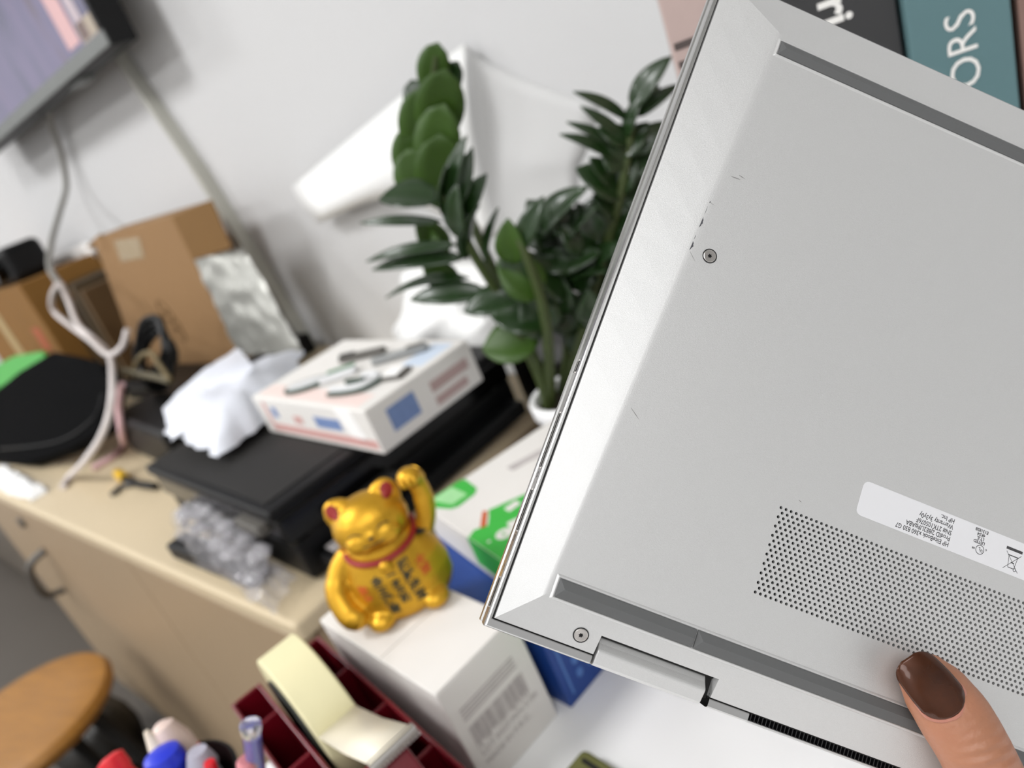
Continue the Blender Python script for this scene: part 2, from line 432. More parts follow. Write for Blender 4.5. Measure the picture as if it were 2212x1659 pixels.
# exhaust slot with fins
ex = MB().box(P(80.2, -.25, -7.5), P(WID - 80.2, 2.0, -6.6)).build('exhaust_slot', M_black, lap)
lipb = MB().box(P(80.0, -.75, -6.4), P(WID - 80.0, -.1, -.5)).build('exhaust_lip', M_silver, lap, bevel=.0002)
fin = MB()
for k in range(120):
    u = 81 + k * 1.18
    fin.box(P(u, -.05, -6.5), P(u + .28, 2.0, -.9))
tag(fin.build('exhaust_fin', mat('fin_black', '131315', .4), lap), kind='stuff')
# hinges: faceted barrels in the two notches
for n0, n1 in ncut:
    sec = [(-.75, -8.4), (-.85, -3.0), (-.7, -.9), (.1, -.2), (3.2, .75), (3.7, .8), (4.2, .45), (5.6, -.9), (7.1, -2.0), (7.1, -4.0), (3, -8.4)]
    MB().rings([[P(u, v, w) for v, w in sec] for u in (n0 + .8, n1 - 2.2)]).build('hinge', M_silver, lap, bevel=.00025)
    MB().box(P(n0 + .02, 1.0, -9), P(n1 - .02, 7.8, -8.45)).box(P(n0 + .02, 7.15, -8.4), P(n1 - .02, 7.88, -1.6)).box(P(n1 - 2.15, 1.2, -8.4), P(n1 - .02, 7.14, -2.4)).box(P(n0 + .02, 1.2, -8.4), P(n0 + .75, 7.14, -2.0)).build('hinge_shade', M_gap, lap)  # added black boxes stand in for the shade around the barrel
# rubber feet: ridged strips sitting in raised lips
def foot(u0, u1, v0, v1, split=None):
    lip = MB(); W0 = H - .05
    e = 1.0
    ringo = [(u0 - e, v0 - e), (u1 + e, v0 - e), (u1 + e, v1 + e), (u0 - e, v1 + e)]
    ringm = [(u0 - e*.5, v0 - e*.5), (u1 + e*.5, v0 - e*.5), (u1 + e*.5, v1 + e*.5), (u0 - e*.5, v1 + e*.5)]
    ringi = [(u0 - .1, v0 - .1), (u1 + .1, v0 - .1), (u1 + .1, v1 + .1), (u0 - .1, v1 + .1)]
    rr = [[P(a, b, w) for a, b in rg] for rg, w in ((ringo, H - .25), (ringo, H + .02), (ringm, H + .42), (ringi, H + .40), (ringi, H - .2))]
    lip.rings(rr, cap=False).build('foot_lip', M_silver, lap, bevel=.00022, seg=3)
    cuts = [u0] + (split or []) + [u1]
    for a, b in zip(cuts[:-1], cuts[1:]):
        a2, b2 = a + .15, b - .15
        vm = v0 + (v1 - v0) * .52
        base = [P(a2, v0, H - .1), P(b2, v0, H - .1), P(b2, v1, H - .1), P(a2, v1, H - .1)]
        m = MB().add(base + [P(a2, v0, H + .45), P(b2, v0, H + .45), P(b2, v1, H + .45), P(a2, v1, H + .45), P(a2 + 2.0, vm, H + 1.15), P(b2 - .4, vm, H + 1.15)],
                     [(0, 1, 5, 4), (1, 2, 6, 5), (2, 3, 7, 6), (3, 0, 4, 7), (4, 5, 9, 8), (6, 7, 8, 9), (7, 4, 8), (5, 6, 9)])
        tag(m.build('rubber_foot', M_rubber, lap, bevel=.0002), 'grey ridged rubber foot strip')
foot(15.3, WID - 15.3, 13.5, 18.6, [56.7, WID - 56.7])
foot(25.0, WID - 25.0, 192.4, 197.0)
# screws with a six-lobed socket
def screw(u, v, w, tilt=0.0):
    Mx = Matrix.Translation(P(u, v, w)) @ Matrix.Rotation(tilt, 4, 'X')
    s = MB(); n = 36
    def ring(r, z): return [Mx @ (Vector((r*math.cos(2*math.pi*k/n), r*math.sin(2*math.pi*k/n), z)) * mm) for k in range(n)]
    def lobe(r, z): return [Mx @ (Vector(((r + .13*math.cos(6*2*math.pi*k/n))*math.cos(2*math.pi*k/n), (r + .13*math.cos(6*2*math.pi*k/n))*math.sin(2*math.pi*k/n), z)) * mm) for k in range(n)]
    s.rings([ring(1.92, -.1), ring(1.92, .10), ring(1.72, .18), lobe(.58, .15), lobe(.58, -.5)], cap=False)
    h = s.build('screw', M_steel, lap)
    MB().rings([ring(2.25, .05), ring(2.25, .09), ring(1.9, .09), ring(1.9, .05)], cap=False).build('countersink', M_gap, h)
    MB().rings([lobe(.60, .03), lobe(.60, .06)]).build('socket', M_black, h)
bt = math.atan2(3.1, 9.0)
screw(25.7, 121.6, H); screw(26.6, 6.1, hz(6.1)/mm + .02, bt)
screw(WID - 25.7, 121.6, H); screw(WID - 26.6, 6.1, hz(6.1)/mm + .02, bt)
# ports on the left side
for v0, v1, wa, wb in ((45.5, 62.0, -2.4, -5.6), (26.5, 38.5, -2.2, -5.8), (4.5, 12.5, -2.8, -5.0), (75.2, 78.6, -2.4, -5.4)):
    p = MB().box(P(.62, v0, wb), P(.9, v1, wa)).build('port', M_gap, lap)
    MB().box(P(.5, v0 - .4, wa - 1.0), P(.78, v1 + .4, wa - .55)).build('port_rim', M_steel, p)
pk = MB()
for v in (43.0, 24.0, 15.5):
    put_text(pk, 'SS', 2.2, P(.73, v + 1.2, -2.6), (0, -mm, 0), (0, 0, -mm), bold=.02)
pk.build('port_marking', M_ink, lap)

# rating label with its print
LA, LB, LC, LD = 91.5, 212.0, 65.4, 75.8
rc = []
for cx, cy, a0 in ((LB - 1.8, LC + 1.8, -90), (LB - 1.8, LD - 1.8, 0), (LA + 1.8, LD - 1.8, 90), (LA + 1.8, LC + 1.8, 180)):
    rc += [P(cx + 1.8*math.cos(R(a0 + 15*k)), cy + 1.8*math.sin(R(a0 + 15*k)), H + .01) for k in range(7)]
lab = MB().prism(rc, (0, 0, .05*mm)).build('rating_label', M_sticker, lap)
tx = MB(); ZL = H + .065
RT, UP = Vector((-mm, 0, 0)), Vector((0, -mm, 0))
def line(s, u, v, size, bold=.03, sx=1.0, align='LEFT'):
    put_text(tx, s, size, P(u, v, ZL), RT, UP, align, bold, sx)
line('HP EliteBook x360 830 G7', 121.9, 67.6, 2.0, sx=.80)
line('ProdID 2J8E2UP#ABA', 121.9, 69.4, 2.0, sx=.80)
line('SN# 2TK105076F', 121.9, 71.2, 2.0, sx=.80)
line('Warranty 3y3y0y', 121.9, 73.0, 2.0, sx=.80)
line('HP Inc.', 121.9, 74.8, 2.0, sx=.80)
line('LISTED', 132.9, 71.6, 1.3, .045, .95)
line('I.T.E.', 132.4, 72.75, 1.3, .045, .95)
line('4KS4', 132.4, 73.9, 1.3, .045, .95)
line('E131828', 133.2, 75.1, 1.3, .045, .95)
line('U', 132.75, 69.3, 1.25, .045, .9); line('L', 131.85, 69.75, 1.25, .045, .9)
line('c', 134.0, 69.9, 1.1, .04); line('us', 130.15, 69.2, 1.1, .04)
n = 32
for k in range(n):
    a, b = 2*math.pi*k/n, 2*math.pi*(k+1)/n
    tx.add([P(131.8 + r*math.cos(q), 69.1 + r*math.sin(q), ZL) for r, q in ((1.22, a), (1.22, b), (1.42, b), (1.42, a))], [(0, 1, 2, 3)])
def stroke(p, q, w):
    p, q = Vector(p), Vector(q); d = (q - p).normalized() * w/2; s = Vector((-d.y, d.x))
    tx.add([P(*(p + s), ZL), P(*(q + s), ZL), P(*(q - s), ZL), P(*(p - s), ZL)], [(0, 1, 2, 3)])
stroke((139.9, 72.9), (145.3, 72.9), .85)
stroke((140.2, 66.6), (145.2, 71.9), .16); stroke((145.2, 66.6), (140.2, 71.9), .16)
stroke((144.2, 71.0), (143.7, 67.4), .16); stroke((141.2, 71.0), (141.7, 67.4), .16)
stroke((144.5, 71.0), (140.9, 71.0), .3); stroke((143.7, 67.4), (141.7, 67.4), .22); stroke((143.4, 69.0), (142.3, 69.0), .3)
for k in range(12):
    stroke((144.0 + .45*math.cos(k*.5236), 67.2 + .45*math.sin(k*.5236)), (144.0 + .45*math.cos((k+1)*.5236), 67.2 + .45*math.sin((k+1)*.5236)), .2)
line('CE', 152, 71.5, 4.0, .02)
tx.build('label_print', M_ink, lab)
# worn spots along the chamfer crease and fine scratches
M_scr = mat('scratch_grey', '807f7d', .6)
def crease(v): return i_ll + (v - i_v0) / (i_v1 - i_v0) * (i_lh - i_ll)
for v0, v1, wd, du in ((128.6, 132.6, 1.25, .1), (120.8, 124.2, 1.3, .1), (133.0, 136.5, .22, .15), (124.6, 126.2, .2, .2), (137.2, 138.0, .3, .3), (116.0, 118.5, .10, .1), (60.0, 112.0, .07, .05)):
    mk = []
    N = 10
    for k in range(N + 1):
        v = v0 + (v1 - v0)*k/N; mk.append((crease(v) + du + wd*.5*(math.sin(math.pi*min(1, k/N+.02)) * (.7 + .6*random.random())), v))
    for k in range(N, -1, -1):
        v = v0 + (v1 - v0)*k/N; mk.append((crease(v) + du - wd*.5*(math.sin(math.pi*min(1, k/N+.02)) * (.7 + .6*random.random())), v))
    z = H + .004
    MB().prism([P(a, b, 3.36 + max(-.1, min(.14, (a - crease(b))*.2)) + .02) for a, b in mk], (0, 0, .02*mm)).build('scuff', M_chip, lap)
for (ua, va), (ub, vb), wd in (((18.3, 70.0), (22.0, 67.4), .22), ((19.6, 120.6), (22.3, 118.0), .16), ((20.3, 137.6), (22.2, 137.1), .12), ((27, 148.2), (23.6, 148.0), .35), ((26.2, 149.4), (28.4, 149.0), .3), ((74, 63.0), (75.0, 62.6), .25)):
    a, b = Vector((ua, va)), Vector((ub, vb)); d = (b - a); s = Vector((-d.y, d.x)).normalized() * wd/2
    MB().prism([P(*(a - s*.4), H + .006), P(*((a+b)/2 - s), H + .006), P(*b, H + .006), P(*((a+b)/2 + s), H + .006), P(*(a + s*.4), H + .006)], (0, 0, .012*mm)).build('scratch', M_scr, lap)

# ------------------------------------------------------------------ the hand
def to_mesh(o):
    dg = bpy.context.evaluated_depsgraph_get(); dg.update()
    me = bpy.data.meshes.new_from_object(o.evaluated_get(dg))
    o.modifiers.clear(); o.data = me; return o
def chain(mb, pts, n=20):
    # pts: (centre, radius across, radius through, 'through' direction); lofted with rounded ends
    c = [Vector(p[0]) for p in pts]; rings = []
    rows = []
    for i, p in enumerate(pts):
        t = (c[min(i+1, len(c)-1)] - c[max(i-1, 0)]).normalized()
        w = Vector(p[3]).normalized(); w = (w - t*w.dot(t)).normalized(); s = t.cross(w)
        rows.append((c[i], t, s, w, p[1], p[2]))
    def ring(cc, s, w, a, b): return [cc + s*(a*math.cos(2*math.pi*k/n)) + w*(b*math.sin(2*math.pi*k/n)) for k in range(n)]
    c0, t0, s0, w0, a0, b0 = rows[0]
    for q in (85, 65, 45, 22):
        k = math.cos(R(q)); rings.append(ring(c0 - t0*b0*math.sin(R(q)), s0, w0, a0*k, b0*k))
    m = 5
    for i in range(len(rows) - 1):
        for j in range(m):
            f = j/m; f2 = f*f*(3-2*f)
            A, B = rows[i], rows[i+1]
            cc = catmull([r[0] for r in rows], m)[i*m + j]
            rings.append(ring(cc, A[2].lerp(B[2], f).normalized(), A[3].lerp(B[3], f).normalized(), A[4] + (B[4]-A[4])*f2, A[5] + (B[5]-A[5])*f2))
    c1, t1, s1, w1, a1, b1 = rows[-1]
    for q in (0, 22, 45, 65, 85):
        k = math.cos(R(q)); rings.append(ring(c1 + t1*b1*math.sin(R(q)), s1, w1, a1*k, b1*k))
    mb.rings(rings)
hand = thing('hand', 'hand gripping the laptop edge, thumb with glossy brown nail on its underside', 'hand')
hand.matrix_world = LMAT
hb = MB()
TW = (-.60, .26, .75)                          # the way the thumbnail faces
def Q(u, v, w): return (u*mm, v*mm, w*mm)
chain(hb, [(Q(119.5, 29.0, 9.6), 7.4*mm, 4.6*mm, TW), (Q(124.0, 25.8, 10.9), 9.2*mm, 6.2*mm, TW), (Q(130.2, 21.0, 12.2), 9.9*mm, 7.6*mm, TW), (Q(137.5, 14.0, 13.6), 9.6*mm, 8.4*mm, TW),
           (Q(145.5, 5.0, 13.4), 9.9*mm, 8.8*mm, TW), (Q(156, -8, 9.0), 10.4*mm, 9.6*mm, TW), (Q(170, -26, 0), 12*mm, 11*mm, TW), (Q(186, -48, -10), 15*mm, 13*mm, TW)])
LWm = (0, 0, 1)
def finger(k, a, l, r):
    # knuckle k, direction a degrees from +v, runs behind the lid
    d = Vector((math.sin(R(a)), math.cos(R(a)), 0)); k = Vector(k)
    pts = [(Q(*(k - d*14 + Vector((0, 0, 3)))), r*1.25*mm, r*1.2*mm, LWm), (Q(*k), r*1.1*mm, r*1.1*mm, LWm), (Q(*(k + d*l*.42 + Vector((0, 0, -1.5)))), r*mm, r*mm, LWm),
           (Q(*(k + d*l*.74)), r*.93*mm, r*.92*mm, LWm), (Q(*(k + d*l*.97 + Vector((0, 0, 1.2)))), r*.82*mm, r*.74*mm, LWm)]
    chain(hb, pts)
finger((178, -34, -23.8), 2, 66, 8.0)
finger((197, -31, -24.3), 8, 74, 8.3)
finger((216, -33, -24.0), 14, 70, 8.0)
finger((234, -40, -23.2), 22, 56, 7.0)
chain(hb, [(Q(196, -44, -22), 22*mm, 12*mm, LWm), (Q(206, -66, -22), 38*mm, 14*mm, LWm), (Q(214, -94, -16), 36*mm, 16*mm, LWm), (Q(224, -118, -4), 29*mm, 17*mm, LWm), (Q(236, -140, 20), 27*mm, 19*mm, LWm), (Q(258, -172, 75), 31*mm, 24*mm, LWm)], 28)
hm = hb.build('palm_and_fingers', M_skin, hand)
rm = hm.modifiers.new('blend', 'REMESH'); rm.mode = 'VOXEL'; rm.voxel_size = .0011
sm = hm.modifiers.new('soften', 'SMOOTH'); sm.factor = .5; sm.iterations = 6
to_mesh(hm); hm.data.materials.clear(); hm.data.materials.append(M_skin)
hm.data.polygons.foreach_set('use_smooth', [True]*len(hm.data.polygons))
# nail: a curved plate riding on the thumb and running past its tip
nt = (Vector((119.5, 29.0, 9.6)) - Vector((130.2, 21.0, 12.2))).normalized()
nw = Vector(TW).normalized(); nw = (nw - nt*nw.dot(nt)).normalized(); ns = nt.cross(nw)
lft = ns if ns.x < 0 else -ns
base = Vector((128.0, 22.9, 11.7)) + nw*7.25 + lft*1.0
nrows = []
NL, NC = 30, 16
for i in range(NL + 1):
    f = i / NL
    w = 6.35 - 1.0*max(0, (f - .45)/.55)**1.4
    if f < .30: w *= max(.16, math.sqrt(max(0.0, 1 - (1 - f/.30)**2.4)))
    if f > .74: w *= max(.34, max(0.0, 1 - ((f - .74)/.26)**2.5)**.40)
    cc = base + nt*(.6 + f*17.6) + nw*(-1.5*f*f - .7*(1-f)**3) + lft*(.9*f)
    nrows.append([(cc + ns*(w*math.sin(R(-64 + 128*k/NC))/math.sin(R(64))) + nw*(5.6*.55*(math.cos(R(-64 + 128*k/NC)*min(1, w/5.6)) - .9))) * mm for k in range(NC + 1)])
nm = MB().rings(nrows, cap=False, closed=False)
no = nm.build('thumbnail', M_nail, hand, smooth=True, angle=80)
so = no.modifiers.new('thick', 'SOLIDIFY'); so.thickness = .0006; so.offset = 0
cut_ = [nrows[i][0] for i in range(13, 0, -1)] + nrows[0][1:-1:3] + [nrows[i][-1] for i in range(1, 14)]
cut_ = [p - nw*.0002 - nt*.0004 for p in cut_]
M_cut = mat('pink_cuticle', 'a8705f', .4, var=.06, vscale=200, sss=.1)
tag(MB().tube(catmull(cut_, 2), [.00030 + .00042*math.sin(math.pi*k/(2*len(cut_) - 2)) for k in range(2*len(cut_) - 1)], 8).build('cuticle', M_cut, hand, smooth=True), 'paler pink skin fold around nail base')

# ------------------------------------------------------------------ white box with the gold cat
def local_frame(o): return Matrix.Translation(o.location) @ Matrix.Rotation(o.rotation_euler[2], 4, 'Z')
wb_rz = R(-6)
wb = thing('carton', 'tall plain white box standing on desk beneath the gold cat', 'box', (-.336, .152, ZT), wb_rz)
BW, BD, BH = .150, .069, .09
MB().box((-BW, 0, 0), (0, BD, BH)).build('box_body', M_whitecard, wb, bevel=.0012)
MB().box((-BW + .0005, .0005, BH), (-.0640, BD - .0005, BH + .0008)).build('lid_flap', M_whitecard, wb, bevel=.0003)
MB().box((-.0632, .0005, BH), (-.0005, BD - .0005, BH + .0008)).build('lid_flap', M_whitecard, wb, bevel=.0003)
pm = MB()
for k in range(4):
    z = BH - .022 - k*.0028
    pm.box((.0001, .008, z - .0007), (.0004, .056, z + .0007))
random.seed(3)
for k in range(46):
    y = .008 + k*.00107; w = random.choice((.0003, .0005, .0008))
    pm.box((.0001, y, BH - .052 - random.choice((0, .002, .004))), (.0004, y + w, BH - .037))
for k in range(2):
    put_text(pm, ('LOT 0427 M/N 5186', 'MADE IN P.R.C.')[k], .0062, (.0005, .008, BH - .062 - .009*k), (0, 1, 0), (0, 0, 1))
pm.build('printed_marking', M_print, wb)

# ------------------------------------------------------------------ gold waving cat
cat = thing('cat_figurine', 'gold beckoning cat figurine with red collar on the white box', 'figurine', (-.424, .212, ZT + BH + .0009), math.atan2(-.62, .78) - R(90) + R(180))
cat.scale = (.84, .84, .84)
# local frame: the cat looks along -y, its own left is +x
def E3(x, y, z): return Vector((x, y, z))
cb = MB()
cb.rings([[Vector((rx*math.cos(2*math.pi*k/32), ry*math.sin(2*math.pi*k/32) + yo, z)) for k in range(32)] for z, rx, ry, yo in
          ((.0, .034, .026, .0), (.003, .040, .031, 0), (.012, .0445, .034, 0), (.026, .0455, .0345, 0), (.042, .0425, .032, .0), (.056, .0365, .028, .001), (.066, .030, .024, .001), (.074, .024, .020, .001))])
cb.ell((0, -.002, .0835), (.0325, .0265, .0255))
cb.ell((.010, -.0225, .079), (.013, .0075, .0095)); cb.ell((-.010, -.0225, .079), (.013, .0075, .0095)); cb.ell((0, -.0275, .084), (.006, .003, .004))
for sx in (-1, 1):
    A = Matrix.Rotation(sx*R(28), 4, 'Y')
    cb.rings([[Vector((sx*.0195, .001, .1)) + (A @ Vector((r*math.cos(2*math.pi*k/16)*1.15, r*.62*math.sin(2*math.pi*k/16), z))) for k in range(16)] for r, z in ((.0125, -.008), (.0125, 0), (.0100, .007), (.0055, .0125), (.002, .0142))])
    cb.ell((sx*.0235, -.0265, .0085), (.0125, .0135, .0085))
cb.tube(catmull([(-.028, .002, .062), (-.0415, -.002, .052), (-.0495, -.010, .038), (-.0475, -.020, .024), (-.043, -.0255, .0185)], 5), [.0100]*8 + [.0110]*13, 14)
cb.ell((-.0425, -.026, .0185), (.0105, .0095, .010))
body = cb.build('body', M_gold, cat)
rm = body.modifiers.new('blend', 'REMESH'); rm.mode = 'VOXEL'; rm.voxel_size = .0013
sm = body.modifiers.new('soften', 'SMOOTH'); sm.factor = .5; sm.iterations = 5
to_mesh(body); body.data.materials.clear(); body.data.materials.append(M_gold)
body.data.polygons.foreach_set('use_smooth', [True]*len(body.data.polygons))
bvh = BVHTree.FromPolygons([v.co.copy() for v in body.data.vertices], [tuple(p.vertices) for p in body.data.polygons])
def onto(p, d=Vector((0, 1, 0)), lift=.0003):
    h = bvh.ray_cast(Vector((p[0], -.2, p[1])), d)
    return (h[0] + h[1]*lift) if h[0] else Vector((p[0], -.02, p[1]))
am = MB()
am.tube(catmull([(.038, -.004, .060), (.0450, -.006, .074), (.0485, -.006, .090), (.0480, -.007, .104), (.0465, -.010, .110)], 6), [.0085]*6 + [.0084]*6 + [.0078]*6 + [.0092]*7, 16)
am.ell((.0450, -.012, .1105), (.0102, .0095, .009))
for k in range(3): am.ell((.0395 + .005*k, -.0205, .1105), (.0026, .003, .004))
arm = am.build('raised_arm', M_gold, cat, smooth=True, angle=70)
MB().ell((.036, -.004, .0615), (.0098, .0098, .0035)).build('shoulder_socket', M_gap, arm, smooth=True)
for sx in (-1, 1):
    pts = [(sx*.0235 + .0050*math.cos(a), .1055 + .0058*math.sin(a)) for a in [2*math.pi*k/20 for k in range(20)]]
    ear = [onto(p, lift=.0005) for p in pts]
    c = sum(ear, Vector())/len(ear)
    MB().add(ear + [c + Vector((0, -.0004, 0))], [(k, (k+1) % 20, 20) for k in range(20)]).build('inner_ear', M_catred, cat, smooth=True)
MB().tube([Vector((.0305*math.cos(2*math.pi*k/40), .0275*math.sin(2*math.pi*k/40) - .001, .0655 + .006*math.sin(2*math.pi*k/40))) for k in range(41)], .0028, 10).build('collar', M_catred, cat, smooth=True)
MB().ell((.0, -.0315, .0555), (.0056, .0045, .0056)).build('bell', M_gold, cat, smooth=True)
def brush(chars, size, x, z, m, dx=0.0):
    t = MB()
    for k, ch in enumerate(chars):
        vs, fs = text_geo(ch, size, 'CENTER', .0004)
        t.add([onto((x + dx*k + v.x, z - k*size*.98 + v.y)) for v in vs], fs)
    t.build('brush_writing', m, cat)
brush('招财进宝', .0098, .0125, .045, M_catink, .0008)
brush('一本万利', .0078, .0005, .043, M_catink, .0008)
brush('金玉满堂', .0092, -.0125, .041, M_catink, .0012)
brush('大吉', .0085, .0255, .041, M_catorange, .0012)
brush('如意', .0078, -.0265, .037, M_catorange, .001)
f = MB()
for sx in (-1, 1):
    f.tube([onto((sx*.012 + .0055*math.cos(a), .0865 + .0032*math.sin(a)), lift=.0002) for a in [R(20 + 14*k) for k in range(11)]], .0005, 6)
f.tube([onto((x, .0760 + .9*abs(x)*.35), lift=.0002) for x in [-.009 + .0018*k for k in range(11)]], .0005, 6)
f.ell(onto((0, .0835)), (.0022, .001, .0014), 10, 6)
f.build('face_lines', M_catink, cat)

# ------------------------------------------------------------------ blue box and green box behind it
t = thing('carton', 'deep blue box under the green and white box', 'box', (-.322, .228, ZT), R(-6))
MB().box((-.19, 0, 0), (0, .165, .060)).build('box_body', M_blue, t, bevel=.0012)
pb = MB()
for k in range(3):
    for j in range(2): pb.ell((.0003, .018 + .012*k, .030 - .012*j), (.0005, .0032, .0042), 10, 6)
pb.box((.0001, .006, .008), (.0004, .008, .052))
pb.build('printed_dots', M_bluep, t)
t = thing('carton', 'white box with bright green label panels lying on the blue box', 'box', (-.420, .275, ZT + .0605), R(-17))
MB().box((-.083, 0, 0), (.14, .155, .0345)).build('box_body', M_whitecard, t, bevel=.0012)
ZG = .0346
def flat(name, poly, z, m, par, th=.0003): return MB().prism([(x, y, z) for x, y in poly], (0, 0, th)).build(name, m, par)
g = flat('green_panel', [(-.014, .030), (-.006, .050), (.0, .064), (.02, .080), (.07, .115), (.13, .154), (.1395, .154), (.1395, .0005), (.002, .0005), (-.002, .008), (.004, .018), (-.004, .024)], ZG, M_green, t)
MB().box((-.0005, -.0004, .008), (.14, 0, .0345)).build('green_side_panel', M_green, g)
flat('green_badge', [(-.083, .002), (-.079, .0), (-.05, .012), (-.046, .018), (-.048, .036), (-.054, .042), (-.079, .044), (-.083, .040)], ZG, M_green, t)
flat('badge_print', [(-.081, .008), (-.054, .016), (-.054, .032), (-.081, .03)], ZG + .0003, M_paleg, t)
flat('red_stripe', [(-.018, .026), (-.014, .0285), (.004, .016), (.001, .012)], ZG, M_catorange, t)
w = MB()
put_text(w, 'oR', .022, (.030, .012, ZG + .0005), (0.25, .97, 0), (-.97, .25, 0), bold=.0015)
put_text(w, '.', .024, (.024, .004, ZG + .0005), (0.25, .97, 0), (-.97, .25, 0))
w.box((-.002, .038, ZG + .0003), (.006, .050, ZG + .0005)); w.box((.008, .062, ZG + .0003), (.016, .085, ZG + .0005))
w.build('white_lettering', M_whitecard, t)
flat('grey_print', [(-.055, .075), (-.045, .075), (-.03, .15), (-.04, .15)], ZG, M_print, t)

# ------------------------------------------------------------------ red tape dispenser with pen slots
TDP, TDR = (-.487, .162, ZT), R(-10)
td = thing('tape_dispenser', 'wine red desk tape dispenser with open pen compartments', 'tape dispenser', TDP, TDR)
TL, TWD, TH = .245, .0735, .080
wl = .0026
YA, YB = -.0155, -.0530
b = MB()
b.box((0, -TWD, 0), (TL, 0, .004))
b.box((0, -wl, .004), (TL, 0, TH)); b.box((0, -TWD, .004), (TL, -TWD + wl, TH))
b.box((0, YA - wl, .004), (TL, YA, TH)); b.box((0, YB, .004), (TL, YB + wl, TH))
b.box((0, YA, .004), (wl, -wl, TH)); b.box((0, -TWD + wl, .004), (wl, YB, TH)); b.box((TL - wl, -TWD + wl, .004), (TL, -wl, TH))
b.build('dispenser_body', M_red, td, bevel=.0008)
for x in (.052, .108, .164): MB().box((x, YA + .0001, .004), (x + .0028, -wl - .0001, TH - .001)).build('divider', M_red, td, bevel=.0006)
for x in (.038, .095): MB().box((x, -TWD + wl + .0001, .004), (x + .0028, YB - .0001, TH - .001)).build('divider', M_red, td, bevel=.0006)
MB().prism([(.160, YB + wl + .001, .004), (.206, YB + wl + .001, .004), (.206, YB + wl + .001, TH + .020), (.190, YB + wl + .001, TH + .034), (.180, YB + wl + .001, TH + .034)], (0, YA - YB - 2*wl - .002, 0)).build('cutter_mount', M_red, td, bevel=.002)
MB().tube([(.190, -.040, TH + .0385), (.190, -.011, TH + .0385)], .0036, 12).build('cutter_bar', M_steel, td, smooth=True)
bl = MB()
for k in range(13): bl.box((.1895, -.039 + k*.0022, TH + .038), (.196, -.0375 + k*.0022, TH + .0395))
tag(bl.build('cutter_teeth', M_steel, td), kind='stuff')
tp = thing('tape_roll', 'cream masking tape roll sitting in the red dispenser', 'tape', TDP, TDR)
ty0, ty1, tr = -.0465, -.0185, .052
cx0, cz0 = .062, .072
MB().rings([[Vector((cx0 + r*math.cos(2*math.pi*k/56), y, cz0 + r*math.sin(2*math.pi*k/56))) for k in range(56)] for r, y in ((.036, ty0), (tr - .001, ty0), (tr, ty0 + .001), (tr, ty1 - .001), (tr - .001, ty1), (.036, ty1))], cap=False).build('tape', M_tape, tp, smooth=True)
MB().rings([[Vector((cx0 + r*math.cos(2*math.pi*k/56), y, cz0 + r*math.sin(2*math.pi*k/56))) for k in range(56)] for r, y in ((.010, ty0 + .002), (.0365, ty0 - .002), (.0365, ty1 + .0005), (.010, ty1 - .002))]).build('hub', M_hub, tp, smooth=True)
a0 = R(24)
pA = Vector((cx0 + (tr + .0003)*math.cos(a0), 0, cz0 + (tr + .0003)*math.sin(a0))); pB = Vector((.1915, 0, TH + .0428))
yo = .0065
st = []
for y in (ty0 + .0005, ty1 - .0005):
    st.append([Vector((pA.x, y, pA.z)), Vector((pA.x*.5 + pB.x*.5, y + yo*.5, pA.z*.5 + pB.z*.5 - .003)), Vector((pB.x, y + yo, pB.z))])
ls = MB().rings([st[0], st[1]], cap=False, closed=False).build('loose_end', mat('tape_underside', 'e2dac6', .4, var=.02), tp, smooth=True)
so = ls.modifiers.new('thick', 'SOLIDIFY'); so.thickness = .0004

# ------------------------------------------------------------------ pen cup and what stands in it
pc = thing('pen_cup', 'black round pen cup full of markers and pens', 'cup', (-.462, .022, ZT))
MB().lathe([(.040, 0), (.043, .002), (.0455, .080), (.0475, .083), (.0455, .084), (.0435, .080), (.041, .004)], 40).build('cup_body', M_black, pc, smooth=True)
def marker(name, label, cat, base, tip, parts, group=None):
    base, tip = Vector(base), Vector(tip); d = (tip - base)
    t = thing(name, label, cat, base)
    t.rotation_euler = d.to_track_quat('Z', 'Y').to_euler()
    for nm, prof, m in parts:
        MB().lathe(prof, 24).build(nm, m, t, smooth=True)
    return t
M_mwhite = mat('marker_white', 'eceae6', .4); M_mred = mat('marker_red', 'd81f2a', .35); M_mblue = mat('marker_blue', '2335c8', .35)
M_clear = mat('clear_plastic', 'e6e4ea', .1, trans=.85); M_bluec = mat('pen_blue', '1b2cc4', .3); M_pinkc = mat('dusty_rose', 'c97f84', .4)
def cap_px(px, py, z): return onz(px, py, z)
def cup_item(name, label, cat, px, py, z, bx, by, parts, length):
    tip = cap_px(px, py, z); base = Vector((pc.location.x + bx, pc.location.y + by, ZT + .010))
    d = (tip - base).normalized(); base = tip - d*length
    return marker(name, label, cat, base, tip, parts)
cup_item('marker', 'white marker with red cap leaning out of the pen cup', 'marker', 235, 1636, .880, -.012, -.012,
   [('barrel', [(.008, 0), (.0085, .002), (.0085, .075), (.0070, .078)], M_mwhite), ('cap', [(.0095, .074), (.0098, .077), (.0096, .088), (.0086, .089), (.0082, .094), (.0090, .0955), (.0086, .105), (.004, .107)], M_mred)], .106)
cup_item('marker', 'white marker with blue cap leaning out of the pen cup', 'marker', 345, 1622, .887, -.006, .004,
   [('barrel', [(.009, 0), (.0095, .002), (.0095, .085), (.0075, .088)], M_mwhite), ('cap', [(.0100, .082), (.0104, .086), (.0102, .092), (.0124, .0935), (.0124, .097), (.0108, .102), (.006, .104)], M_mblue)], .104)
